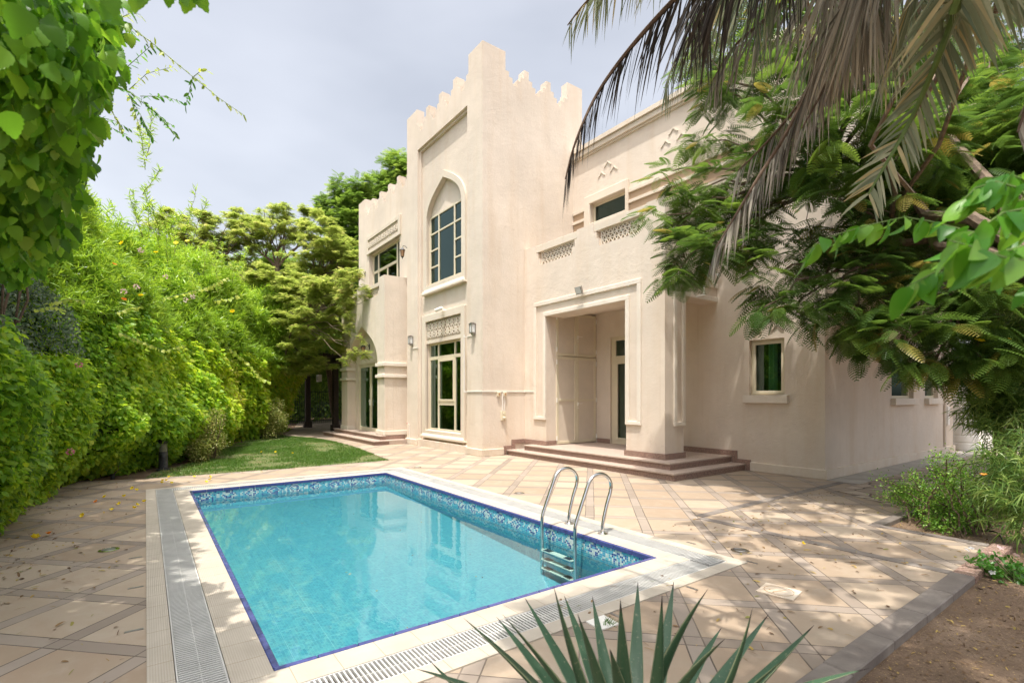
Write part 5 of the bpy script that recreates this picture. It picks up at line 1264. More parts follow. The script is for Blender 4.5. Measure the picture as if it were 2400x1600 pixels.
round_tree('rain_tree', 'dark tree mass hanging over the wooden pergola', 'dark trees behind the villa', (*P(600, 930, 30)[:2], -.09), [(P(a, b, 28), r) for a, b, r in ((640, 660, 1.9), (700, 690, 1.9), (760, 700, 1.9), (620, 760, 1.9), (680, 780, 1.9), (740, 790, 1.8), (790, 780, 1.5), (660, 850, 1.5), (720, 855, 1.3), (560, 700, 2.), (480, 660, 2.), (420, 640, 1.8))]+[(Vector(c_), 2.4) for c_ in ((-31, 5.5, 5.8), (-33, 8, 6), (-34, 11, 6), (-29, 8, 6), (-30, 11, 6.2))], 4600, .5, 'lf_dark')  # last blobs are extra crown added to shade the passage
# background hedge, fence and pergola beyond the passage
bh = thing('background_hedge', 'dark unlit hedge closing the passage behind the pergola', 'hedge', (-34, 9, -.09)); n = 16000
C = np.c_[RNG.uniform(-38, -31, n), RNG.uniform(2, 14, n), RNG.uniform(-.1, 4.8, n)]; C = C[~((C[:, 2] < 1.3) & (C[:, 1] > 8.6) & (C[:, 1] < 10.6))]
scatter('leaves', bh, M['lf_dark'], T_HEART, C, -UP+rdir(len(C)), UP+rdir(len(C)), .22)
MB().box(-38.5, -38.2, 0, 16, -.1, 4.6).build('light_block_core', M['coregreen'], bh)  # solid dark box added behind the leaves as a light blocker
mb = MB()
for i in range(74): y_ = 3.2+i*.12; mb.tube([(-30, y_, -.05), (-30, y_, 1.9)], .011, 5, False)
mb.tube([(-30, 3.1, 1.8), (-30, 12.1, 1.8)], .018, 5); mb.tube([(-30, 3.1, .15), (-30, 12.1, .15)], .018, 5)
tag(mb.build('iron_fence', M['blackmetal'], None, origin=(-30, 7.5, 0)), 'black iron bar fence at the back of the dark passage', 'fence')
pg = thing('pergola', 'dark wooden pergola in deep shade left of the villa', 'pergola', (-24, 6.6, 0))
for x_, y_ in ((-25.9, 6.45), (-22.1, 6.65), (-25.9, 9.6), (-22.1, 9.6)):
    pst = MB().box(x_-.11, x_+.11, y_-.11, y_+.11, 0, 2.95).build('post', M['darkwood'], pg, bevel=.01); MB().box(x_-.17, x_+.17, y_-.17, y_+.17, 0, .3).build('base_block', M['darkwood'], pst, bevel=.01)
mb = MB()
for y_ in (6.45, 9.6): mb.box(-27.2, -21.2, y_-.05, y_+.17, 2.95, 3.17)
mb.build('beam', M['darkwood'], pg, bevel=.008)
mb = MB()
for i in range(22): mb.box(-27.1+i*.27, -27.03+i*.27, 5.9, 10.2, 3.172, 3.32)
mb.build('rafters', M['darkwood'], pg)
n = 16000; C = np.c_[RNG.uniform(-28, -20.9, n), RNG.uniform(5.7, 11.5, n), 3.34+RNG.gamma(1.5, .16, n)]; scatter('roof_shade_leaves', pg, M['lf_dark'], T_HEART, C, rdir(n)-UP*.3, UP+rdir(n)*.6, .16)  # leaf layer added over the rafters to darken the passage below
c = P(748, 886, 24.2); MB_ = MB().box(c.x-.16, c.x+.16, c.y-.05, c.y+.10, c.z-.17, c.z+.17); lb = thing('white_box', 'small white square box fixture hanging under the pergola beam', 'box fixture', tuple(c))  # plain white box fixture hung from the beam, gives no light
mb = MB(); ring(mb, rect(c.x-.17, c.x+.17, c.z-.17, c.z+.17), rect(c.x-.11, c.x+.11, c.z-.11, c.z+.11), -.08, .08, FA(c.y)); mb.build('frame', M['white'], lb)
mb = MB(); mb.box(c.x-.11, c.x+.11, c.y-.02, c.y+.02, c.z-.11, c.z+.11); mb.tube([(c.x, c.y, c.z+.17), (c.x, c.y, 3.0)], .012, 6); mb.build('fitting', M['blackmetal'], lb)
c = onZ(661, 1003); gl_ = thing('ground_spotlight', 'small round garden spotlight lying dark at the end of the hedge', 'spotlight', (c.x, c.y, 0))
MB().lathe((c.x, c.y, .16), [(.15, 0), (.16, -.1), (.06, -.2)], 14, 'x').build('housing', M['blackmetal'], gl_); MB().lathe((c.x+.004, c.y, .16), [(.07, 0), (.07, .01)], 14, 'x').build('front_glass', M['frosted'], gl_)

# ---- bollard lamp by the hedge
bx_, by_ = -12.75, .30
r = thing('bollard_lamp', 'dark weathered bollard lamp with ribbed glass head at the hedge foot', 'bollard lamp', (bx_, by_, -.02))
MB().lathe((bx_, by_, -.02), [(.13, 0), (.13, .02), (.085, .03), (.08, .38), (.085, .385)], 20).build('post', M['galv'] if False else plain('scuffed_dark_metal', (.05, .05, .055), .5, .3, 9, .9), r, smooth=True)
pr = []
for k in range(8): pr += [(.078, .365+k*.022), (.062, .376+k*.022)]
MB().lathe((bx_, by_, -.0), pr, 20).build('louvred_glass', plain('dusty_ribbed_glass', (.30, .29, .22), .35, 0, 20, .3), r, smooth=True)
MB().lathe((bx_, by_, -.0), [(.088, .54), (.09, .56), (.088, .60), (.06, .635), (0, .645)], 20).build('cap', M['blackmetal'], r, smooth=True)
sb = onZ(264, 1117); MB2 = MB().lathe((sb.x, sb.y, -.05), [(.035, 0), (.035, .09), (.04, .10), (.0, .115)], 12); tag(MB2.build('sprinkler_head', M['blackmetal'], None, origin=(sb.x, sb.y, -.05)), 'short black sprinkler head at the paving edge before the hedge', 'sprinkler')
# recessed floor lights
for x_, y_, lab in ((-2.65, 4.69, 'round steel floor light beside the right corner of the pool'), (-6.26, 4.71, 'round steel floor light in the paving between pool ladder and tower'), (-9.81, 4.67, 'round steel floor light near the lawn tip'), (-6.31, -.29, 'round floor light in the shaded left paving')):
    r = thing('floor_light', lab, 'floor light', (x_, y_, 0), 'steel floor lights round the pool'); MB().lathe((x_, y_, 0), [(.085, 0), (.085, .006), (.062, .010), (.06, .005), (.0, .005)], 28).build('ring', M['steel'], r, smooth=True); MB().lathe((x_, y_, 0), [(.055, .004), (.05, .012), (.0, .015)], 20).build('lens', M['galv'], r, smooth=True)
# access covers and clips
r = thing('access_cover', 'square cream access cover with a round mark set in the right paving', 'access cover', (-1.914, 3.94, 0))
R_ = lambda u, v: (-1.914+u*.985-v*.17, 3.94+u*.17+v*.985)
mb = MB(); mb.hprism([R_(-.13, -.12), R_(.13, -.12), R_(.13, .12), R_(-.13, .12)], 0, .010); mb.build('plate', M['stone'], r, bevel=.002)
mb = MB(); ring(mb, [(R_(.105*math.cos(a*PI/16), .10*math.sin(a*PI/16))) for a in range(32)], [(R_(.101*math.cos(a*PI/16), .096*math.sin(a*PI/16))) for a in range(32)], .0095, .0125, lambda u, d, z: (u, z, d)); mb.hprism([R_(-.03, -.05), R_(-.02, -.05), R_(.04, .05), R_(.03, .05)], .0095, .012); mb.lathe((*R_(-.06, -.02), .0095), [(.008, 0), (.008, .003)], 8); mb.build('raised_mark', M['recess'], r)
s0 = onZ(1410, 1458); r = thing('skimmer_lid', 'small broken white lid with a grass tuft beside the pool coping', 'access cover', (s0.x, s0.y, 0))
MB().hprism([(s0.x-.09, s0.y-.08), (s0.x+.08, s0.y-.09), (s0.x+.09, s0.y+.07), (s0.x-.08, s0.y+.09)], .0, .008).build('plate', M['white'], r)
scatter('grass_tuft', r, M['grass'], T_GRASS, np.c_[np.full(40, s0.x+.05), np.full(40, s0.y+.02), np.full(40, .005)]+RNG.normal(size=(40, 3))*[.02, .02, 0], rdir(40, 1.2), rdir(40), .045, .006, RNG.random(40)*.5)
for px, py in ((318, 1306), (318, 1376), (314, 1477), (1622, 1378), (1442, 1441), (1762, 1317), (1620, 1272)):
    a = onZ(px, py); horiz = px < 400
    mb = MB(); w_, h_ = (.012, .05) if horiz else (.05, .012)
    mb.cellwall([a.x-w_, a.x-w_*.6, a.x+w_*.6, a.x+w_] if not horiz else [a.x-w_, a.x+w_], [a.y-h_, a.y-h_*.6, a.y+h_*.6, a.y+h_] if horiz else [a.y-h_, a.y+h_], lambda u, v: True, 0, .003, lambda u, d, z: (u, z, d))
    for k in (-1, 0, 1): mb.lathe((a.x+(0 if horiz else k*.03), a.y+(k*.03 if horiz else 0), .003), [(.005, 0), (.004, .002)], 8)
    tag(mb.build('metal_clip', M['galv'], None, origin=(a.x, a.y, 0)), 'small perforated metal strip lying against the pool coping edge', 'metal strip', 'metal strips round the pool coping')
# ---- the flame tree over the right side
ft = thing('flame_tree', 'large feathery flame tree spreading over the paving from the right', 'tree', (-.55, 8.3, -.09))
fb_ = [(1575, 400, 8.3, .26), (1540, 505, 8.2, .22), (1600, 450, 8.5, .32), (1620, 500, 8.4, .5), (1655, 330, 8.8, .4), (1700, 210, 9., .6), (1650, 120, 9.2, .5), (1720, 60, 9.4, .7), (1600, 590, 8.2, .38), (1585, 640, 8., .22), (1650, 590, 8, .42), (1720, 560, 8, .6), (1770, 430, 8.2, .8), (1700, 430, 8.4, .5), (1830, 640, 7.4, .5), (1790, 720, 7.2, .28), (1860, 720, 7.2, .36), (1900, 560, 7.6, .8), (1950, 300, 6.9, .9), (1840, 250, 7.2, .7), (1990, 740, 6.9, .5), (2040, 660, 7, .7), (1945, 700, 7, .45), (2100, 520, 7.5, 1.0), (2120, 800, 6.3, .5), (2060, 790, 6.6, .38), (2170, 890, 6.2, .26), (2240, 700, 6.5, .75), (2290, 830, 6.2, .42), (2210, 820, 6.2, .42), (2250, 420, 7.8, 1.0), (2350, 560, 7, .8), (2340, 760, 6.4, .5), (2050, 110, 7.2, .8), (1880, 70, 7.6, .7), (2380, 380, 8, .8), (2360, 900, 6.4, .35), (2150, 300, 10.5, 1.3), (2300, 280, 10.5, 1.3), (2200, 480, 11, 1.4), (2380, 480, 10, 1.3), (2250, 600, 11, 1.2), (2100, 380, 7.2, .8), (2000, 480, 7, .7), (2380, 680, 10, 1.1), (2200, 180, 12, 1.4), (2350, 130, 12, 1.3), (2450, 300, 10, 1.3), (1950, 160, 7.3, .7), (2480, 600, 9, 1.2), (2140, 640, 10, .7)]
blobs = [(P(a, b, c), (r, r, r*.8)) for a, b, c, r in fb_]+[(Vector(c), (.9, 1., .7)) for c in ((-3.0, 11.3, 5.8), (-3.0, 12.2, 6.2), (-2.9, 13.4, 6.4), (-2.9, 14.6, 6.8), (-2.8, 12.2, 4.6))]+[(Vector(c), (.5, .5, .6), .25) for c in ((-3.2, 10.15, 4.2), (-3.1, 10.0, 5.2), (-3.1, 10.2, 3.4), (-3.0, 10.6, 6.0))]+[(Vector(c), (1.3, 1.3, .8), 1.9) for c in ((-1.6, 10.8, 5.4), (-1.2, 12.6, 5.8), (-.8, 14.6, 6.2), (.6, 11.2, 5.6), (.8, 13.4, 6), (-1.4, 12., 4.0), (-.2, 10.6, 4.2))]+[(Vector(c), (.8, .8, .35), .13) for c in ((-1.5, 5, 6.3), (-.5, 4, 5.8), (-.8, 2.8, 5.6), (-1.9, 3.7, 6.0), (-2.2, 5.8, 6.7), (-.9, 6.6, 6.5), (-.2, 5.4, 6))]
n = 3400; C, o_ = cloud(blobs, n, .5); m = 7; Pp, D, N_ = rosettes(C, o_, m, .36, .42, .3)
fwd = -Pp[:, 0]*CY_+Pp[:, 1]*SY; rr = np.repeat(RNG.random(n)*.5, m)+RNG.random(n*m)*.4; rr[RNG.random(n*m) < .035] = .98
nr = fwd < 7.1
scatter('crown', ft, M['lf_poin'], T_PINC, Pp[nr], D[nr], N_[nr], .34*RNG.uniform(.7, 1.2, nr.sum()), None, rr[nr])
scatter('far_crown', ft, M['lf_poin'], T_PIN, Pp[~nr], D[~nr], N_[~nr], .36*RNG.uniform(.7, 1.2, (~nr).sum()), None, rr[~nr])
mb = MB(); fk = Vector((-.75, 8.2, 2.6)); limb(mb, (-.55, 8.3, -.09), fk, .22, .17, 0, 6, 12, .03)
hubs = [P(2330, 420, 7.6), P(2150, 300, 8.2), P(2080, 560, 7.4), P(2300, 640, 6.8), P(1950, 420, 8)]
for h_ in hubs: limb(mb, fk, h_, .10, .045, .06, 8, 8, .05)
for b in blobs:
    h_ = min(hubs, key=lambda q: (q-Vector(b[0])).length); limb(mb, h_, b[0], .035, .010, .05, 7, 5, .08)
for q in C[::6]:
    b = min(blobs, key=lambda w: (Vector(w[0])-Vector(q)).length); limb(mb, b[0], q, .009, .004, .03, 4, 4, .1)
mb.build('trunk', M['bark'], ft, smooth=True)

# ---- date palm, crown above the picture
C0 = P(1200+1177*1.75, 930, 1.05); cw_ = Vector((C0.x, C0.y, 5.3))
pm = thing('date_palm', 'date palm standing right of the camera with withered fronds hanging in at the top', 'palm tree', (cw_.x, cw_.y, -.09))
mb = MB(); pr = [(.22, 0)]
for k in range(46): z = .05+k*.112; pr += [(.17+.018*math.sin(k*1.7), z), (.20, z+.06), (.155, z+.085)]
mb.lathe((cw_.x, cw_.y, -.09), pr+[(.12, 5.35)], 14); mb.build('trunk', M['bark'], pm, smooth=False)
def catmull(P3, k=6):
    out = []
    for i in range(len(P3)-1):
        p0, p1, p2, p3 = P3[max(i-1, 0)], P3[i], P3[i+1], P3[min(i+2, len(P3)-1)]
        for j in range(k): t = j/k; out.append(.5*((2*p1)+(-p0+p2)*t+(2*p0-5*p1+4*p2-p3)*t*t+(-p0+3*p1-3*p2+p3)*t**3))
    return out+[P3[-1]]
def frond(pts_, ds, n, L, mat, grav, side, tang, label, skip=.12, W=.022, taper=.55, one=0, rmat='twigs', face=False):
    P3 = [cw_]+[P(a, b, d) for (a, b), d in zip(pts_, ds)]
    p2 = catmull(P3); cum = np.r_[0, np.cumsum([(b-a).length for a, b in zip(p2, p2[1:])])]
    mb = MB(); mb.tube(p2, [max(.003, .022*(1-.85*i/len(p2))) for i in range(len(p2))], 6); fr_ = mb.build('frond', M[rmat], pm, smooth=True)
    if label: fr_['label'] = label
    n = int(n*1.0); A = np.array([A3(p) for p in p2]); t = np.sort(RNG.uniform(skip, 1., n)); s_ = t*cum[-1]
    B = np.c_[[np.interp(s_, cum, A[:, i]) for i in range(3)]].T; Bn = np.c_[[np.interp(np.minimum(s_+.05, cum[-1]+.0), cum, A[:, i]) for i in range(3)]].T; Bp = np.c_[[np.interp(s_-.05, cum, A[:, i]) for i in range(3)]].T
    T = unit(Bn-Bp); S = unit(np.cross(T, unit(B-np.array([0, 0, EYE])))) if face else unit(np.cross(T, UP)); sg = np.where(RNG.random(n) < .5-one*.5, -1., 1.)
    ok = np.linalg.norm(S, axis=1) > .1; S[~ok] = [1, 0, 0]
    D = T*tang+S*sg[:, None]*side-UP*grav+rdir(n)*.13
    prof = np.clip(1.15-np.abs(t-.42)*1.25, .35, 1); LL = L*prof*RNG.uniform(.8, 1.1, n)
    fold = unit(np.cross(S, T)+rdir(n)*.5)
    ribbons('leaflets', fr_, M[mat], B, D, LL, .60*W*RNG.uniform(.7, 1.25, n), RNG.uniform(.1, .35, n)*(.6+grav), RNG.random(n), fold=fold)
    return fr_
frond([(1760, -160), (1600, -20), (1480, 110), (1400, 220), (1350, 330), (1325, 420)], [2.2, 2.7, 2.9, 3.0, 3.0, 3.0], 230, .42, 'palmdark', .9, .22, .55, 'dark withered frond hanging furthest left against the sky', .42, .020)
frond([(1700, -300), (1560, -160), (1440, -60), (1370, 10), (1330, 60)], [2.4, 2.8, 3.1, 3.3, 3.4], 150, .40, 'palmgreen', .8, .35, .5, 'green grey frond tip at the top left of the palm', .5, .018)
frond([(1850, -200), (1740, -60), (1650, 40), (1590, 130), (1560, 200)], [2.4, 2.8, 3.2, 3.4, 3.5], 190, .46, 'palmgreen', .9, .3, .5, None, .4, .018)
frond([(2000, -180), (1900, -60), (1800, 40), (1720, 110), (1670, 190)], [2.2, 2.6, 2.9, 3.1, 3.2], 200, .46, 'palmdead', .9, .35, .55, None, .4, .018)
frond([(2050, -150), (1985, -10), (1920, 150), (1850, 300), (1775, 420), (1715, 520), (1675, 585)], [2.0, 2.4, 2.6, 2.7, 2.7, 2.7, 2.7], 330, .42, 'palmdead', .72, .35, .7, 'grey dead frond with long hanging leaflets in the middle', .34, .022)
frond([(2080, -160), (2030, -20), (1985, 100), (1930, 210), (1880, 300)], [1.9, 2.3, 2.5, 2.6, 2.6], 240, .40, 'palmdead', .8, .35, .6, None, .34, .021)
frond([(2290, -160), (2255, -20), (2205, 120), (2140, 270), (2085, 370), (2035, 455)], [1.6, 1.9, 2.0, 2.1, 2.1, 2.1], 330, .30, 'palmgreen', .12, .8, .95, 'stiff green yellow frond with leaflets on both sides', .30, .024, rmat='greenstem', face=True)
frond([(2350, -190), (2340, -60), (2330, 30), (2300, 90)], [1.8, 2.2, 2.5, 2.6], 170, .36, 'palmgreen', .5, .6, .7, None, .34, .020)
frond([(2560, -150), (2520, 20), (2460, 140), (2410, 240), (2385, 310)], [1.5, 1.8, 2.0, 2.1, 2.1], 170, .26, 'palmdead', .6, .35, .8, 'short dry frond end at the right edge', .4, .016, face=True)
frond([(1900, -260), (1800, -140), (1700, -60), (1620, -10)], [2.3, 2.8, 3.2, 3.5], 170, .44, 'palmdark', .9, .3, .4, None, .4, .018)
for k in range(9):   # the rest of the crown, outside the picture
    a = k*2*PI/9+.3; dx, dy = math.cos(a), math.sin(a)
    if dx*-CY_+dy*SY > -.1: continue
    P3 = [cw_+Vector((dx*r, dy*r, h)) for r, h in ((0, 0), (.6, .6), (1.4, .75), (2.2, .2), (2.8, -.7))]; p2 = catmull(P3, 4)
    mb = MB(); mb.tube(p2, [.02*(1-.8*i/len(p2)) for i in range(len(p2))], 5); fr_ = mb.build('frond', M['greenstem'], pm); A = np.array([A3(p) for p in p2]); q = RNG.uniform(2, len(A)-1.01, 110); i0 = q.astype(int); B = A[i0]+(A[i0+1]-A[i0])*(q-i0)[:, None]; T = unit(A[i0+1]-A[i0]); S = unit(np.cross(T, UP))*np.where(RNG.random(110) < .5, -1, 1)[:, None]
    ribbons('leaflets', fr_, M['palmgreen'], B, T*.6+S*.7-UP*.3, .4, .022, .2)

# more withered fronds crowding the top
frond([(2080, -190), (2010, -80), (1950, 20), (1900, 100), (1860, 170)], [2.1, 2.5, 2.7, 2.8, 2.8], 220, .46, 'palmgreen', .9, .35, .5, None, .36, .020)
frond([(2020, -120), (1960, 60), (1880, 230), (1800, 330), (1730, 400)], [2.4, 2.8, 3.0, 3.1, 3.1], 220, .42, 'palmdead', .85, .3, .6, None, .4, .019)
frond([(2200, -180), (2160, -40), (2110, 90), (2060, 200)], [1.9, 2.3, 2.5, 2.6], 200, .42, 'palmgreen', .8, .4, .5, None, .36, .020)
# tree over the photographer: it only shows as dappled shade on the near paving and coping
ov = thing('shade_tree', 'tall thin crowned tree behind the camera whose leaves dapple the near pool coping', 'tree', (1.6, -1.8, -.09))
C, o_ = cloud([((x_, y_, z_), (r_, r_, .4)) for x_, y_, z_, r_ in ((-.5, -.5, 5.4, .7), (-.3, .9, 5.6, .8), (.6, 1.8, 5.8, .9), (-1.1, .9, 5.9, .7), (.8, 3.2, 6.2, .9), (.9, 4.6, 6.4, .8), (1.5, .4, 6, 1.))], 330, .3); Pp, D, N_ = rosettes(C, o_, 7, .3, .3, .3)
scatter('crown', ov, M['lf_poin'], T_PIN, Pp, D, N_, .32, None, RNG.random(len(Pp))*.8)
mb = MB(); limb(mb, (1.6, -1.8, -.09), (1.5, -1.4, 4.2), .13, .09, 0, 6, 9, .03)
for x_, y_, z_ in ((-.5, -.5, 5.4), (-.3, .9, 5.6), (.6, 1.8, 5.8), (-1.1, .9, 5.9), (.8, 3.2, 6.2), (.9, 4.6, 6.4)): limb(mb, (1.5, -1.4, 4.1), (x_, y_, z_), .05, .01, .06, 7, 6, .05)
mb.build('trunk', M['bark'], ov, smooth=True)

# ---- agave in the foreground
def agave_mat():
    t = NT('agave_leaf_skin'); a = t.n('ShaderNodeAttribute'); a.attribute_name = 'across'; b = t.n('ShaderNodeAttribute'); b.attribute_name = 'along'
    c = t.ramp(t.noise(7, 4, .6, t.scaled((1, 1, .25))), [(.3, (.028, .075, .036)), (.6, (.048, .108, .055)), (.8, (.085, .145, .082))])
    c = t.mix(t.ramp(a.outputs['Fac'], [(.90, 0.), (.955, 1.)]), c, (.30, .34, .19))
    c = t.mix(t.ramp(a.outputs['Fac'], [(.978, 0.), (.99, .8)]), c, (.16, .10, .05))
    c = t.mix(t.ramp(t.noise(90, 3, .6), [(.62, 0.), (.70, .5)]), c, (.30, .28, .18))
    c = t.mix(t.ramp(b.outputs['Fac'], [(.955, 0.), (.972, 1.)]), c, (.022, .012, .014)); t.base(c); t.rough(.42); t.b.inputs['Specular IOR Level'].default_value = .45
    t.bump(t.noise(120, 2), .08, .002); return t.m
M['agave'] = agave_mat()
ag = thing('agave', 'blue green agave with stiff spine tipped leaves in the near foreground', 'agave', (*P(1485, 1800, 1.38)[:2], -.09))
ac = P(1485, 1890, 1.38)
def agave_leaf(tip, L_):
    tip = Vector(tip); D_ = (tip-ac); Ln = D_.length; D_.normalize(); side = D_.cross(Vector((0, 0, 1)))
    if side.length < .2: side = Vector((1, 0, 0)).cross(D_)
    side.normalize(); up = side.cross(D_).normalized()
    if up.z < 0: up = -up
    nt, nc = 16, 10; vs = []; fs = []; ac_, al_ = [], []; wmax = random.uniform(.046, .060)
    bend = random.uniform(-.045, .06)
    for i in range(nt+1):
        t = i/nt; w = wmax*(.62+.38*math.sin(min(t*1.5, 1)*PI/2+.0))*(1-max(0, (t-.38)/.62)**1.75); w = max(w, .0035 if t < .99 else .0008)
        c = ac+D_*Ln*t+up*bend*4*t*(1-t)
        for k in range(nc):
            a = 2*PI*k/nc; u = math.cos(a); v = math.sin(a)
            th = (.10 if v > 0 else .22)*(1+.0*t)
            p = c+side*(w/2*u)+up*(w*th*v+ w*.22*(u*u)*(1-t*.5)); vs.append(p); ac_.append(abs(u)); al_.append(t*Ln/Ln)
    for i in range(nt):
        for k in range(nc): fs.append((i*nc+k, i*nc+(k+1) % nc, (i+1)*nc+(k+1) % nc, (i+1)*nc+k))
    fs.append(tuple(range(nc))); fs.append(tuple(nt*nc+k for k in range(nc-1, -1, -1)))
    me = bpy.data.meshes.new('leaf'); me.from_pydata([tuple(v) for v in vs], [], fs)
    for nm, L in (('across', ac_), ('along', al_)): at = me.attributes.new(nm, 'FLOAT', 'POINT'); at.data.foreach_set('value', L)
    me.polygons.foreach_set('use_smooth', [True]*len(me.polygons)); return link('leaf', me, M['agave'], ag)
tips = [(1086, 1447), (1164, 1445), (1177, 1438), (1230, 1400), (1298, 1374), (1322, 1394), (1354, 1438), (1388, 1396), (1454, 1405), (1495, 1362), (1552, 1394), (1579, 1362), (1660, 1378), (1691, 1470), (1764, 1423), (1801, 1439), (1846, 1537), (1908, 1464), (2037, 1565), (1008, 1548), (975, 1566), (1429, 1519), (1699, 1496)]
for i, (a, b) in enumerate(tips):
    best = None
    for d in np.linspace(.95, 1.85, 90):
        p = P(a, b, d); e = abs((p-ac).length-.70)
        pref = .12 if (d < 1.38) != (i % 2 == 0) else 0
        if best is None or e+pref < best[0]: best = (e+pref, p)
    agave_leaf(best[1], .70)
for k in range(14):
    a = k*2*PI/14+.2; e = random.uniform(-.25, .25); agave_leaf(ac+Vector((math.cos(a)*math.cos(e), math.sin(a)*math.cos(e), math.sin(e)))*.56, .56)
mb = MB(); mb.lathe((ac.x, ac.y, -.09), [(.07, 0), (.06, .2), (.065, ac.z+.03), (.05, ac.z+.09)], 14); mb.build('stem', M['bark'], ag)

# ---- fresh shoots hanging in at the right, very close to the camera
sh = thing('climber_shoots', 'out of focus bright green leafy shoots reaching in from the right edge', 'plant', (.35, 1.9, -.09))
zz = lambda x, y: (1250+x/2.045, y/2.045)
def sprig(pp, d, n, size, hang=.9, r=.0022): shoot([zz(*q) for q in pp], d, n, size, 'shoot', 'lf_fore', sh, T_LONG, size*.95, hang, r)
sprig([(2352, 1130), (2100, 1110), (1900, 1060), (1780, 1040), (1600, 1080), (1400, 1140), (1290, 1220)], [1.0, 1.02, 1.05, 1.05, 1.08, 1.1, 1.12], 28, .050)
sprig([(2320, 900), (2220, 870), (2120, 900), (2040, 980)], [.85, .85, .86, .87], 12, .055)
sprig([(2352, 1180), (2150, 1230), (1950, 1290), (1780, 1380)], [.75, .74, .74, .75], 18, .056)
sprig([(2352, 1250), (2250, 1230), (2100, 1180), (1990, 1150)], [.65, .66, .68, .7], 12, .052)
sprig([(2352, 1000), (2250, 1020), (2150, 1090), (2000, 1180)], [.8, .8, .8, .8], 14, .054)
sprig([(2352, 860), (2290, 840), (2200, 850)], [.9, .9, .9], 8, .055)
mb = MB(); b0 = Vector((.35, 1.9, -.09)); LB = []
for q in ((2352, 1130, 1.0), (2320, 900, .85), (2352, 1180, .75), (2352, 1250, .65), (2352, 1000, .8), (2352, 860, .9)):
    pp = limb(mb, b0, P(*zz(q[0], q[1]), q[2]), .0055, .0025, .1, 8, 5, .04); LB += [A3(pp[j].lerp(pp[j+1], f)) for j in range(2, 8) for f in (.1, .35, .6, .85)]
mb.build('stems', M['greenstem'], sh)
LB = np.array(LB); k = len(LB); scatter('stem_leaves', sh, M['lf_fore'], T_LONG, LB, rdir(k)-UP*.4, UP+rdir(k)*.6, .055, .052)

# ---- right hand bed
pb = thing('round_leaf_bush', 'spreading bush with tiny round leaves in the right bed beside the side path', 'bush', (-1.85, 7.6, -.09))
mb = MB(); ends = []
for k in range(64):
    tx, ty = random.choice(((2110, 1150), (2080, 1140), (2150, 1120), (2200, 1090), (2215, 1075), (2240, 1150), (2290, 1160), (2180, 1180), (2250, 1200), (2130, 1200), (2320, 1120), (2210, 1230), (2170, 1240), (2100, 1180), (2300, 1210), (2260, 1100)))
    d = random.uniform(5.3, 7.0) if tx > 2140 else random.uniform(6.3, 7.6)
    e = P(tx+random.uniform(-30, 30), ty+random.uniform(-25, 25), d); e.z = max(e.z, .05); b0 = Vector((-1.75+random.uniform(-.35, .35), 7.7+random.uniform(-.5, .5), -.09))
    ends.append(limb(mb, b0, e, .012, .004, .12, 8, 5, .09))
B = []; D = []
for pp in ends:
    for q in range(250):
        t = random.uniform(1.2, 8); j = min(int(t), 7); B.append(A3(pp[j].lerp(pp[j+1], t-j))+np.array([random.gauss(0, .045) for _ in range(3)]))
B = np.array(B); k = len(B); scatter('leaves', pb, M['lf_port'], T_OVAL, B, rdir(k, .3), rdir(k, .8), RNG.uniform(.018, .030, k), RNG.uniform(.018, .028, k))
mb.build('stems', M['twigs'], pb)
ol = thing('narrow_leaf_shrub', 'tall shrub with long narrow leaves and yellow trumpet flowers at the right edge', 'shrub', (-1.4, 9.4, -.09))
cs = [(2330, 790, 6.6, .35), (2380, 850, 6.4, .45), (2350, 920, 6.4, .4), (2300, 870, 6.8, .25), (2390, 980, 6.2, .4), (2330, 1010, 6.3, .22), (2290, 940, 6.6, .2), (2390, 760, 6.2, .3), (2320, 960, 6.6, .3)]
C, o_ = cloud([(P(a, b, c), r) for a, b, c, r in cs], 420, .3); r_ = 20; sd = unit(o_+UP*.6+rdir(len(C))*.3); B = np.repeat(C, r_, 0)+np.repeat(sd, r_, 0)*RNG.uniform(-.08, .15, (len(C)*r_, 1)); D = np.repeat(sd, r_, 0)*.5+rdir(len(B))*.9
ribbons('leaves', ol, M['lf_ole'], B, D, RNG.uniform(.10, .17, len(B)), .011, .45)
mb = MB(); [limb(mb, (-1.4+random.uniform(-.3, .3), 9.4+random.uniform(-.3, .3), -.09), P(a, b, c), .022, .008, .05, 8, 5, .06) for a, b, c, r in cs for _ in (0, 1)]; mb.build('stems', M['twigs'], ol)
flower(P(2290, 797, 6.1), ol, M['yellowpetal'], .055); flower(P(2298, 800, 6.0), ol, M['yellowpetal'], .05); flower(P(2365, 645+150, 6), ol, M['yellowpetal'], .03)
o2 = thing('narrow_leaf_shrub', 'lower narrow leaved shrub with one orange trumpet flower by the round leaved bush', 'shrub', (-1.05, 7.7, -.09))
cs = [(2340, 1090, 5.3, .24), (2385, 1140, 5.1, .28), (2390, 1070, 5.2, .25), (2400, 1200, 5.0, .25), (2350, 1170, 5.4, .2)]
C, o_ = cloud([(P(a, b, c), r) for a, b, c, r in cs], 130, .3); sd = unit(o_+UP*.5+rdir(len(C))*.3); B = np.repeat(C, r_, 0)+np.repeat(sd, r_, 0)*RNG.uniform(-.08, .15, (len(C)*r_, 1)); D = np.repeat(sd, r_, 0)*.5+rdir(len(B))*.9
ribbons('leaves', o2, M['lf_ole'], B, D, RNG.uniform(.10, .16, len(B)), .011, .45)
mb = MB(); [limb(mb, (-1.05+random.uniform(-.2, .2), 7.7+random.uniform(-.2, .2), -.09), P(a, b, c), .014, .006, .05, 7, 5, .06) for a, b, c, r in cs for _ in (0, 1)]; mb.build('stems', M['twigs'], o2)
flower(P(2305, 1113, 4.9), o2, M['orangepetal'], .036)
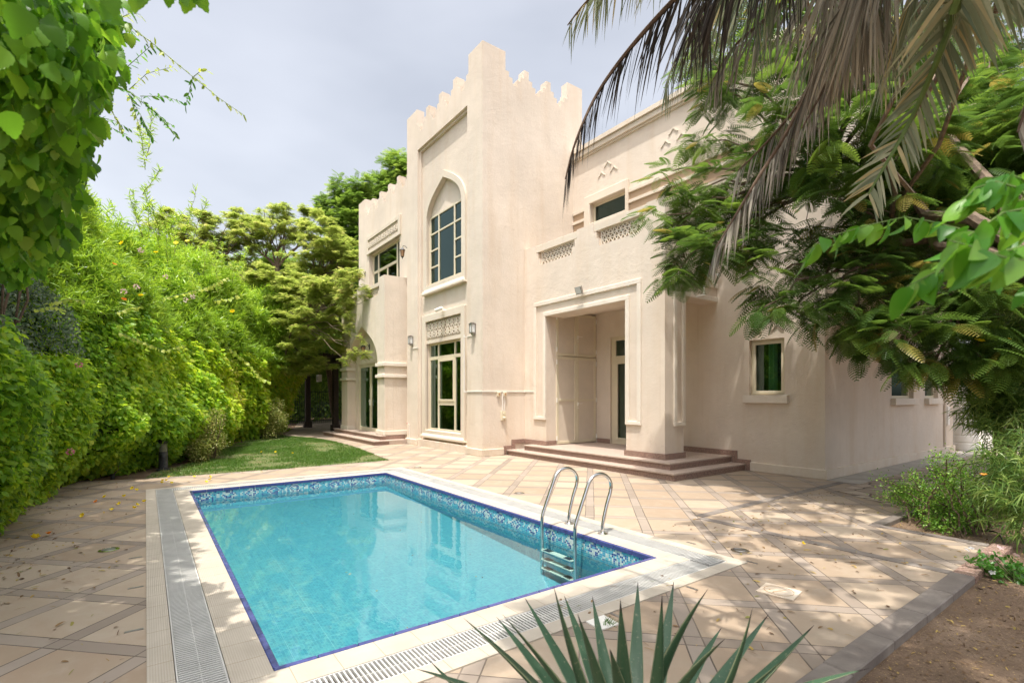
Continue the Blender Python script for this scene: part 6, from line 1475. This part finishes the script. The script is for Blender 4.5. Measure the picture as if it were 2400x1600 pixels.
pw = thing('periwinkle', 'small glossy leaved plant with white and pink flowers on the bare soil near the kerb', 'flowering plant', (-1.0, 5.95, -.09))
mb = MB(); B = []
for k in range(26):
    e = P(random.uniform(2265, 2400), random.uniform(1285, 1370), random.uniform(4.1, 4.6)); pp = limb(mb, (-.92+random.uniform(-.1, .1), 5.9+random.uniform(-.12, .12), -.09), e, .006, .003, .1, 5, 4, .08)
    for q in range(26): t = random.uniform(1.5, 5); j = min(int(t), 4); B.append(A3(pp[j].lerp(pp[j+1], t-j))+np.array([random.gauss(0, .012) for _ in range(3)]))
B = np.array(B); k = len(B); scatter('leaves', pw, M['lf_peri'], T_OVAL, B, rdir(k, .3), UP+rdir(k)*.6, RNG.uniform(.03, .05, k), .034); mb.build('stems', M['greenstem'], pw)
for (px, py, mt) in ((2267, 1288, 'whitepetal'), (2276, 1284, 'whitepetal'), (2342, 1282, 'palepink'), (2350, 1284, 'palepink'), (2382, 1300, 'palepink'), (2326, 1340, 'whitepetal')): flower(P(px, py, 4.15), pw, M[mt], .026, 5, 'flower', .1)
mb = MB(); mb.tube(catmull([onZ(2300, 1243, -.035), onZ(2335, 1255, -.02)+Vector((0, 0, .04)), onZ(2352, 1275, -.03)+Vector((0, 0, .02)), onZ(2350, 1290, -.034), onZ(2318, 1340, -.036)], 6), .008, 8)
tag(mb.build('irrigation_hose', M['black'], None, smooth=True, origin=(-1.17, 6.9, -.07)), 'thin black irrigation hose looping out of the soil in the right bed', 'hose')
# beyond the side path
bg = thing('garden_bush', 'sunlit bush with magenta flowers beyond the side path', 'bush', (*P(2262, 930, 24)[:2], -.09)); C, o_ = cloud([(P(a, b, 24), r) for a, b, r in ((2262, 900, 1.), (2290, 960, 1.2), (2340, 940, 1.3), (2400, 930, 1.3), (2300, 880, .9))], 9000, .4); k = len(C)
scatter('leaves', bg, M['lf_boug'], T_HEART, C, o_-UP*.4+rdir(k)*.6, UP+rdir(k)*.6, .14, None, RNG.random(k)*.8); q = C[(C[:, 2] > 2.2)][:260]; scatter('flowers', bg, M['pinkpetal'], T_OVAL, q+UP*.05, rdir(len(q)), rdir(len(q)), .12)
mb = MB(); [limb(mb, (*P(2262+q*25, 930, 24)[:2], -.09), P(2262+q*25, 930, 24), .05, .02) for q in range(5)]; mb.build('stems', M['twigs'], bg)
gw = thing('garden_wall', 'low cream boundary wall with a dark gate at the far right', 'wall', (*P(2380, 930, 22)[:2], 0))
c = P(2372, 930, 22); FG = lambda u, d, z: (c.x+u*SY+d*-CY_, c.y+u*CY_+d*SY, z)
mb = MB(); mb.box(-.15, .35, 0, .25, -.1, 1.0, FG); mb.box(1.4, 3.4, 0, .25, -.1, 1.0, FG); mb.box(-.2, .4, -.04, .29, 1.0, 1.08, FG); mb.build('pillar', M['wall'], gw, bevel=.01)
mb = MB(); [mb.box(.35+.09*i, .37+.09*i, .1, .13, 0, .95, FG) for i in range(12)]; mb.box(.35, 1.4, .09, .14, .9, .94, FG); mb.box(.35, 1.4, .09, .14, .1, .14, FG); mb.build('gate', M['blackmetal'], gw)
round_tree('garden_tree', 'leafy green tree beyond the side path at the right edge', None, (*P(2500, 930, 27)[:2], -.09), [(P(a, b, 27), r) for a, b, r in ((2300, 700, 1.6), (2400, 780, 1.8), (2450, 650, 2.2), (2350, 560, 1.8), (2520, 800, 2.), (2420, 860, 1.2))], 1500, .5, 'lf_dark')
lf = thing('lawn_sprinkler', None, None) if False else None

# ---- fallen flowers and litter
fl = [(82, 1265, 'yellowpetal', 'yellow trumpet flower lying on the shaded slab nearest the left picture edge'), (115, 1255, 'orangepetal', 'orange closed flower beside the largest fallen yellow one'), (195, 1211, 'yellowpetal', 'yellow flower on the left paving between hedge and floor light'), (338, 1179, 'yellowpetal', 'yellow flower on the joint against the outer pool coping'), (311, 1147, 'yellowpetal', 'yellow flower left of the far left pool coping corner'), (226, 1179, 'orangepetal', 'dull orange flower midway between hedge and far coping corner')]
for px, py, mt, lab in fl:
    c = onZ(px, py); o = flower((c.x, c.y, .02), None, M[mt], .055 if px < 100 else .042, 6, 'fallen_flower', .9); tag(o, lab, 'flower')
for k in range(22):
    if k < 9: c = onZ(random.uniform(360, 520), random.uniform(1118, 1135))
    elif k < 16: c = onZ(random.uniform(240, 330), random.uniform(1130, 1200))
    else: c = Vector((random.uniform(-15, -12), random.uniform(1, 3.5), 0))
    o = flower((c.x, c.y, .02), None, M['yellowpetal'], .04, 5, 'fallen_flower', .9); tag(o, 'small yellow flower fallen near the hedge and the far left of the pool', 'flower', 'scattered fallen yellow flowers')
c = onZ(1881+0, 1278); o = flower((c.x+.0, c.y, .02), None, M['yellowpetal'], .03, 5, 'fallen_flower', .9); 
tag(o, 'single tiny yellow flower on the right paving near the bed', 'flower')
q = samplepoly([(-11.5, -1.1), (-9.2, -1.5), (-5, -1.7), (-5, -.2), (-11.4, -.05)], 900); q = q[RNG.random(len(q)) < np.clip((-.2-q[:, 1])/1.2+.15, .1, 1)]; n = len(q)
q2 = samplepoly([(-11.2, .1), (-10.3, .1), (-10.3, 4), (-11.2, 4)], 60); q3 = samplepoly([(-3.6, 4.6), (-1.3, 4.6), (-1.3, 6.8), (-2.4, 6.8), (-2.4, 9), (-3.9, 9)], 520); q4 = samplepoly([(-5, -1.6), (-2.2, -1.6), (-2.2, -.1), (-8, -.1)], 110); q5 = samplepoly([(-2.9, 2.4), (-1.3, 2.4), (-1.3, 4.6), (-2.4, 4.6)], 90)
qq = np.concatenate([q, q2, q3, q4, q5]); n = len(qq); d = rdir(n); d[:, 2] *= .12; S = RNG.uniform(.02, .07, n)
l_ = scatter('leaf_litter', None, M['litter'], T_BLADE, np.c_[qq, np.full(n, .008)], d, np.c_[RNG.normal(size=(n, 2))*.2, np.ones(n)], S, np.where(RNG.random(n) < .6, .004, .013), RNG.random(n))
tag(l_, 'dry leaves and thin twigs scattered on the paving', 'leaf litter', None, 'stuff')
m_ = samplepoly([(-1.05, .5), (4, .5), (4, 9), (-1.0, 12), (-2.2, 12), (-2.2, 7.0), (-1.05, 7.0)], 15000); n = len(m_); d = rdir(n); d[:, 2] *= .25
hf = samplepoly([(-11.4, -.1), (-13.8, .75), (-18.2, 2.05), (-22, 3.8), (-21.9, 4.1), (-18.2, 2.7), (-13.8, 1.4), (-12.2, .5), (-11.4, .5)], 1500)
m_ = np.concatenate([m_, hf]); n = len(m_); d = rdir(n); d[:, 2] *= .25; zz_ = np.where(m_[:, 0] < -5, -.004, -.038)
l_ = scatter('mulch', None, M['litter'], T_BLADE, np.c_[m_, zz_], d, np.c_[RNG.normal(size=(n, 2))*.3, np.ones(n)], RNG.uniform(.010, .038, n), RNG.uniform(.004, .010, n), RNG.random(n)*.9)
tag(l_, 'fine dry chips and leaflets covering the garden soil', 'mulch', None, 'stuff')
fl_ = samplepoly([(QX0+.1, QY0+.1), (QX1-.1, QY0+.1), (QX1-.1, QY1-.1), (QX0+.1, QY1-.1)], 34); n = len(fl_); d = rdir(n); d[:, 2] = 0
l_ = scatter('floating_leaves', None, M['litter'], T_BLADE, np.c_[fl_, np.full(n, WL+.004)], d, np.tile(UP, (n, 1)), RNG.uniform(.012, .03, n), RNG.uniform(.006, .012, n), RNG.random(n)); tag(l_, 'tiny dry leaflets floating on the pool water', 'leaf litter', None, 'stuff')
oc = ([(-.5, 0, 0), (.5, 0, 0), (0, .5, 0), (0, -.5, 0), (0, 0, .32), (0, 0, -.3)], [(0, 3, 4), (3, 1, 4), (1, 2, 4), (2, 0, 4), (3, 0, 5), (1, 3, 5), (2, 1, 5), (0, 2, 5)])
st_ = samplepoly([(-1.05, .5), (2, .5), (2, 8), (-1.0, 12), (-2.2, 12), (-2.2, 7.0), (-1.05, 7.0)], 2600); n = len(st_); sz = .006+RNG.gamma(1.2, .007, n)
l_ = scatter('soil_crumbs', None, M['soil'], oc, np.c_[st_, -.044+sz*.1], rdir(n)*[1, 1, .2], UP+rdir(n)*.3, sz, sz*RNG.uniform(.6, 1.2, n)); tag(l_, 'small clods and stones on the bare garden soil', 'soil crumbs', None, 'stuff')
# ================================================================== LIGHT, SKY, CAMERA
sv = Vector((.19, -.25, 1)).normalized()
sun = bpy.data.lights.new('sun', 'SUN'); sun.energy = 2.6; sun.angle = math.radians(.53); sun.color = (1, .95, .87)
so_ = bpy.data.objects.new('sun', sun); COL.objects.link(so_); so_.rotation_euler = sv.to_track_quat('Z', 'Y').to_euler()
w = bpy.data.worlds.new('World'); SC.world = w; w.use_nodes = True; nt = w.node_tree
bgn = nt.nodes['Background']; sky = nt.nodes.new('ShaderNodeTexSky'); sky.sky_type = 'NISHITA'; sky.sun_disc = False
sky.sun_elevation = math.asin(sv.z); sky.sun_rotation = math.atan2(sv.x, sv.y); sky.air_density = 1.0; sky.dust_density = 6.0; sky.ozone_density = 1.2; sky.altitude = 0
hs = nt.nodes.new('ShaderNodeHueSaturation'); hs.inputs['Saturation'].default_value = .36; hs.inputs['Value'].default_value = 1.0
tc = nt.nodes.new('ShaderNodeTexCoord'); mp = nt.nodes.new('ShaderNodeMapping'); mp.inputs['Scale'].default_value = (1, 1, 2.6); nz = nt.nodes.new('ShaderNodeTexNoise'); nz.inputs['Scale'].default_value = 1.7; nz.inputs['Detail'].default_value = 4; nz.inputs['Roughness'].default_value = .5
rp = nt.nodes.new('ShaderNodeValToRGB'); rp.color_ramp.elements[0].position = .35; rp.color_ramp.elements[0].color = (.82, .83, .85, 1); rp.color_ramp.elements[1].position = .68; rp.color_ramp.elements[1].color = (1.08, 1.07, 1.06, 1)
mx = nt.nodes.new('ShaderNodeMix'); mx.data_type = 'RGBA'; mx.blend_type = 'MULTIPLY'; mx.inputs[0].default_value = 1
nt.links.new(tc.outputs['Generated'], mp.inputs['Vector']); nt.links.new(mp.outputs[0], nz.inputs['Vector']); nt.links.new(nz.outputs[0], rp.inputs[0])
nt.links.new(sky.outputs[0], hs.inputs['Color']); nt.links.new(hs.outputs[0], mx.inputs[6]); nt.links.new(rp.outputs[0], mx.inputs[7]); nt.links.new(mx.outputs[2], bgn.inputs['Color']); bgn.inputs['Strength'].default_value = .15
cam = bpy.data.cameras.new('camera'); co = bpy.data.objects.new('camera', cam); COL.objects.link(co); SC.camera = co
co.location = (0, 0, EYE); co.rotation_euler = (PI/2, 0, PI/2-YAW); cam.sensor_width = 36; cam.lens = F_/2400*36; cam.shift_y = (HY-800)/2400
cam.clip_start = .05; cam.clip_end = 1000; cam.dof.use_dof = True; cam.dof.focus_distance = 8.; cam.dof.aperture_fstop = 5.
SC.view_settings.view_transform = 'Standard'; SC.view_settings.look = 'None'; SC.view_settings.gamma = 1; SC.view_settings.exposure = 1.06
SC.render.engine = 'CYCLES'; SC.cycles.max_bounces = 10; SC.cycles.diffuse_bounces = 5; SC.cycles.transparent_max_bounces = 12; SC.cycles.use_denoising = True
SC.cycles.caustics_reflective = False; SC.cycles.caustics_refractive = False; SC.cycles.sample_clamp_indirect = 8
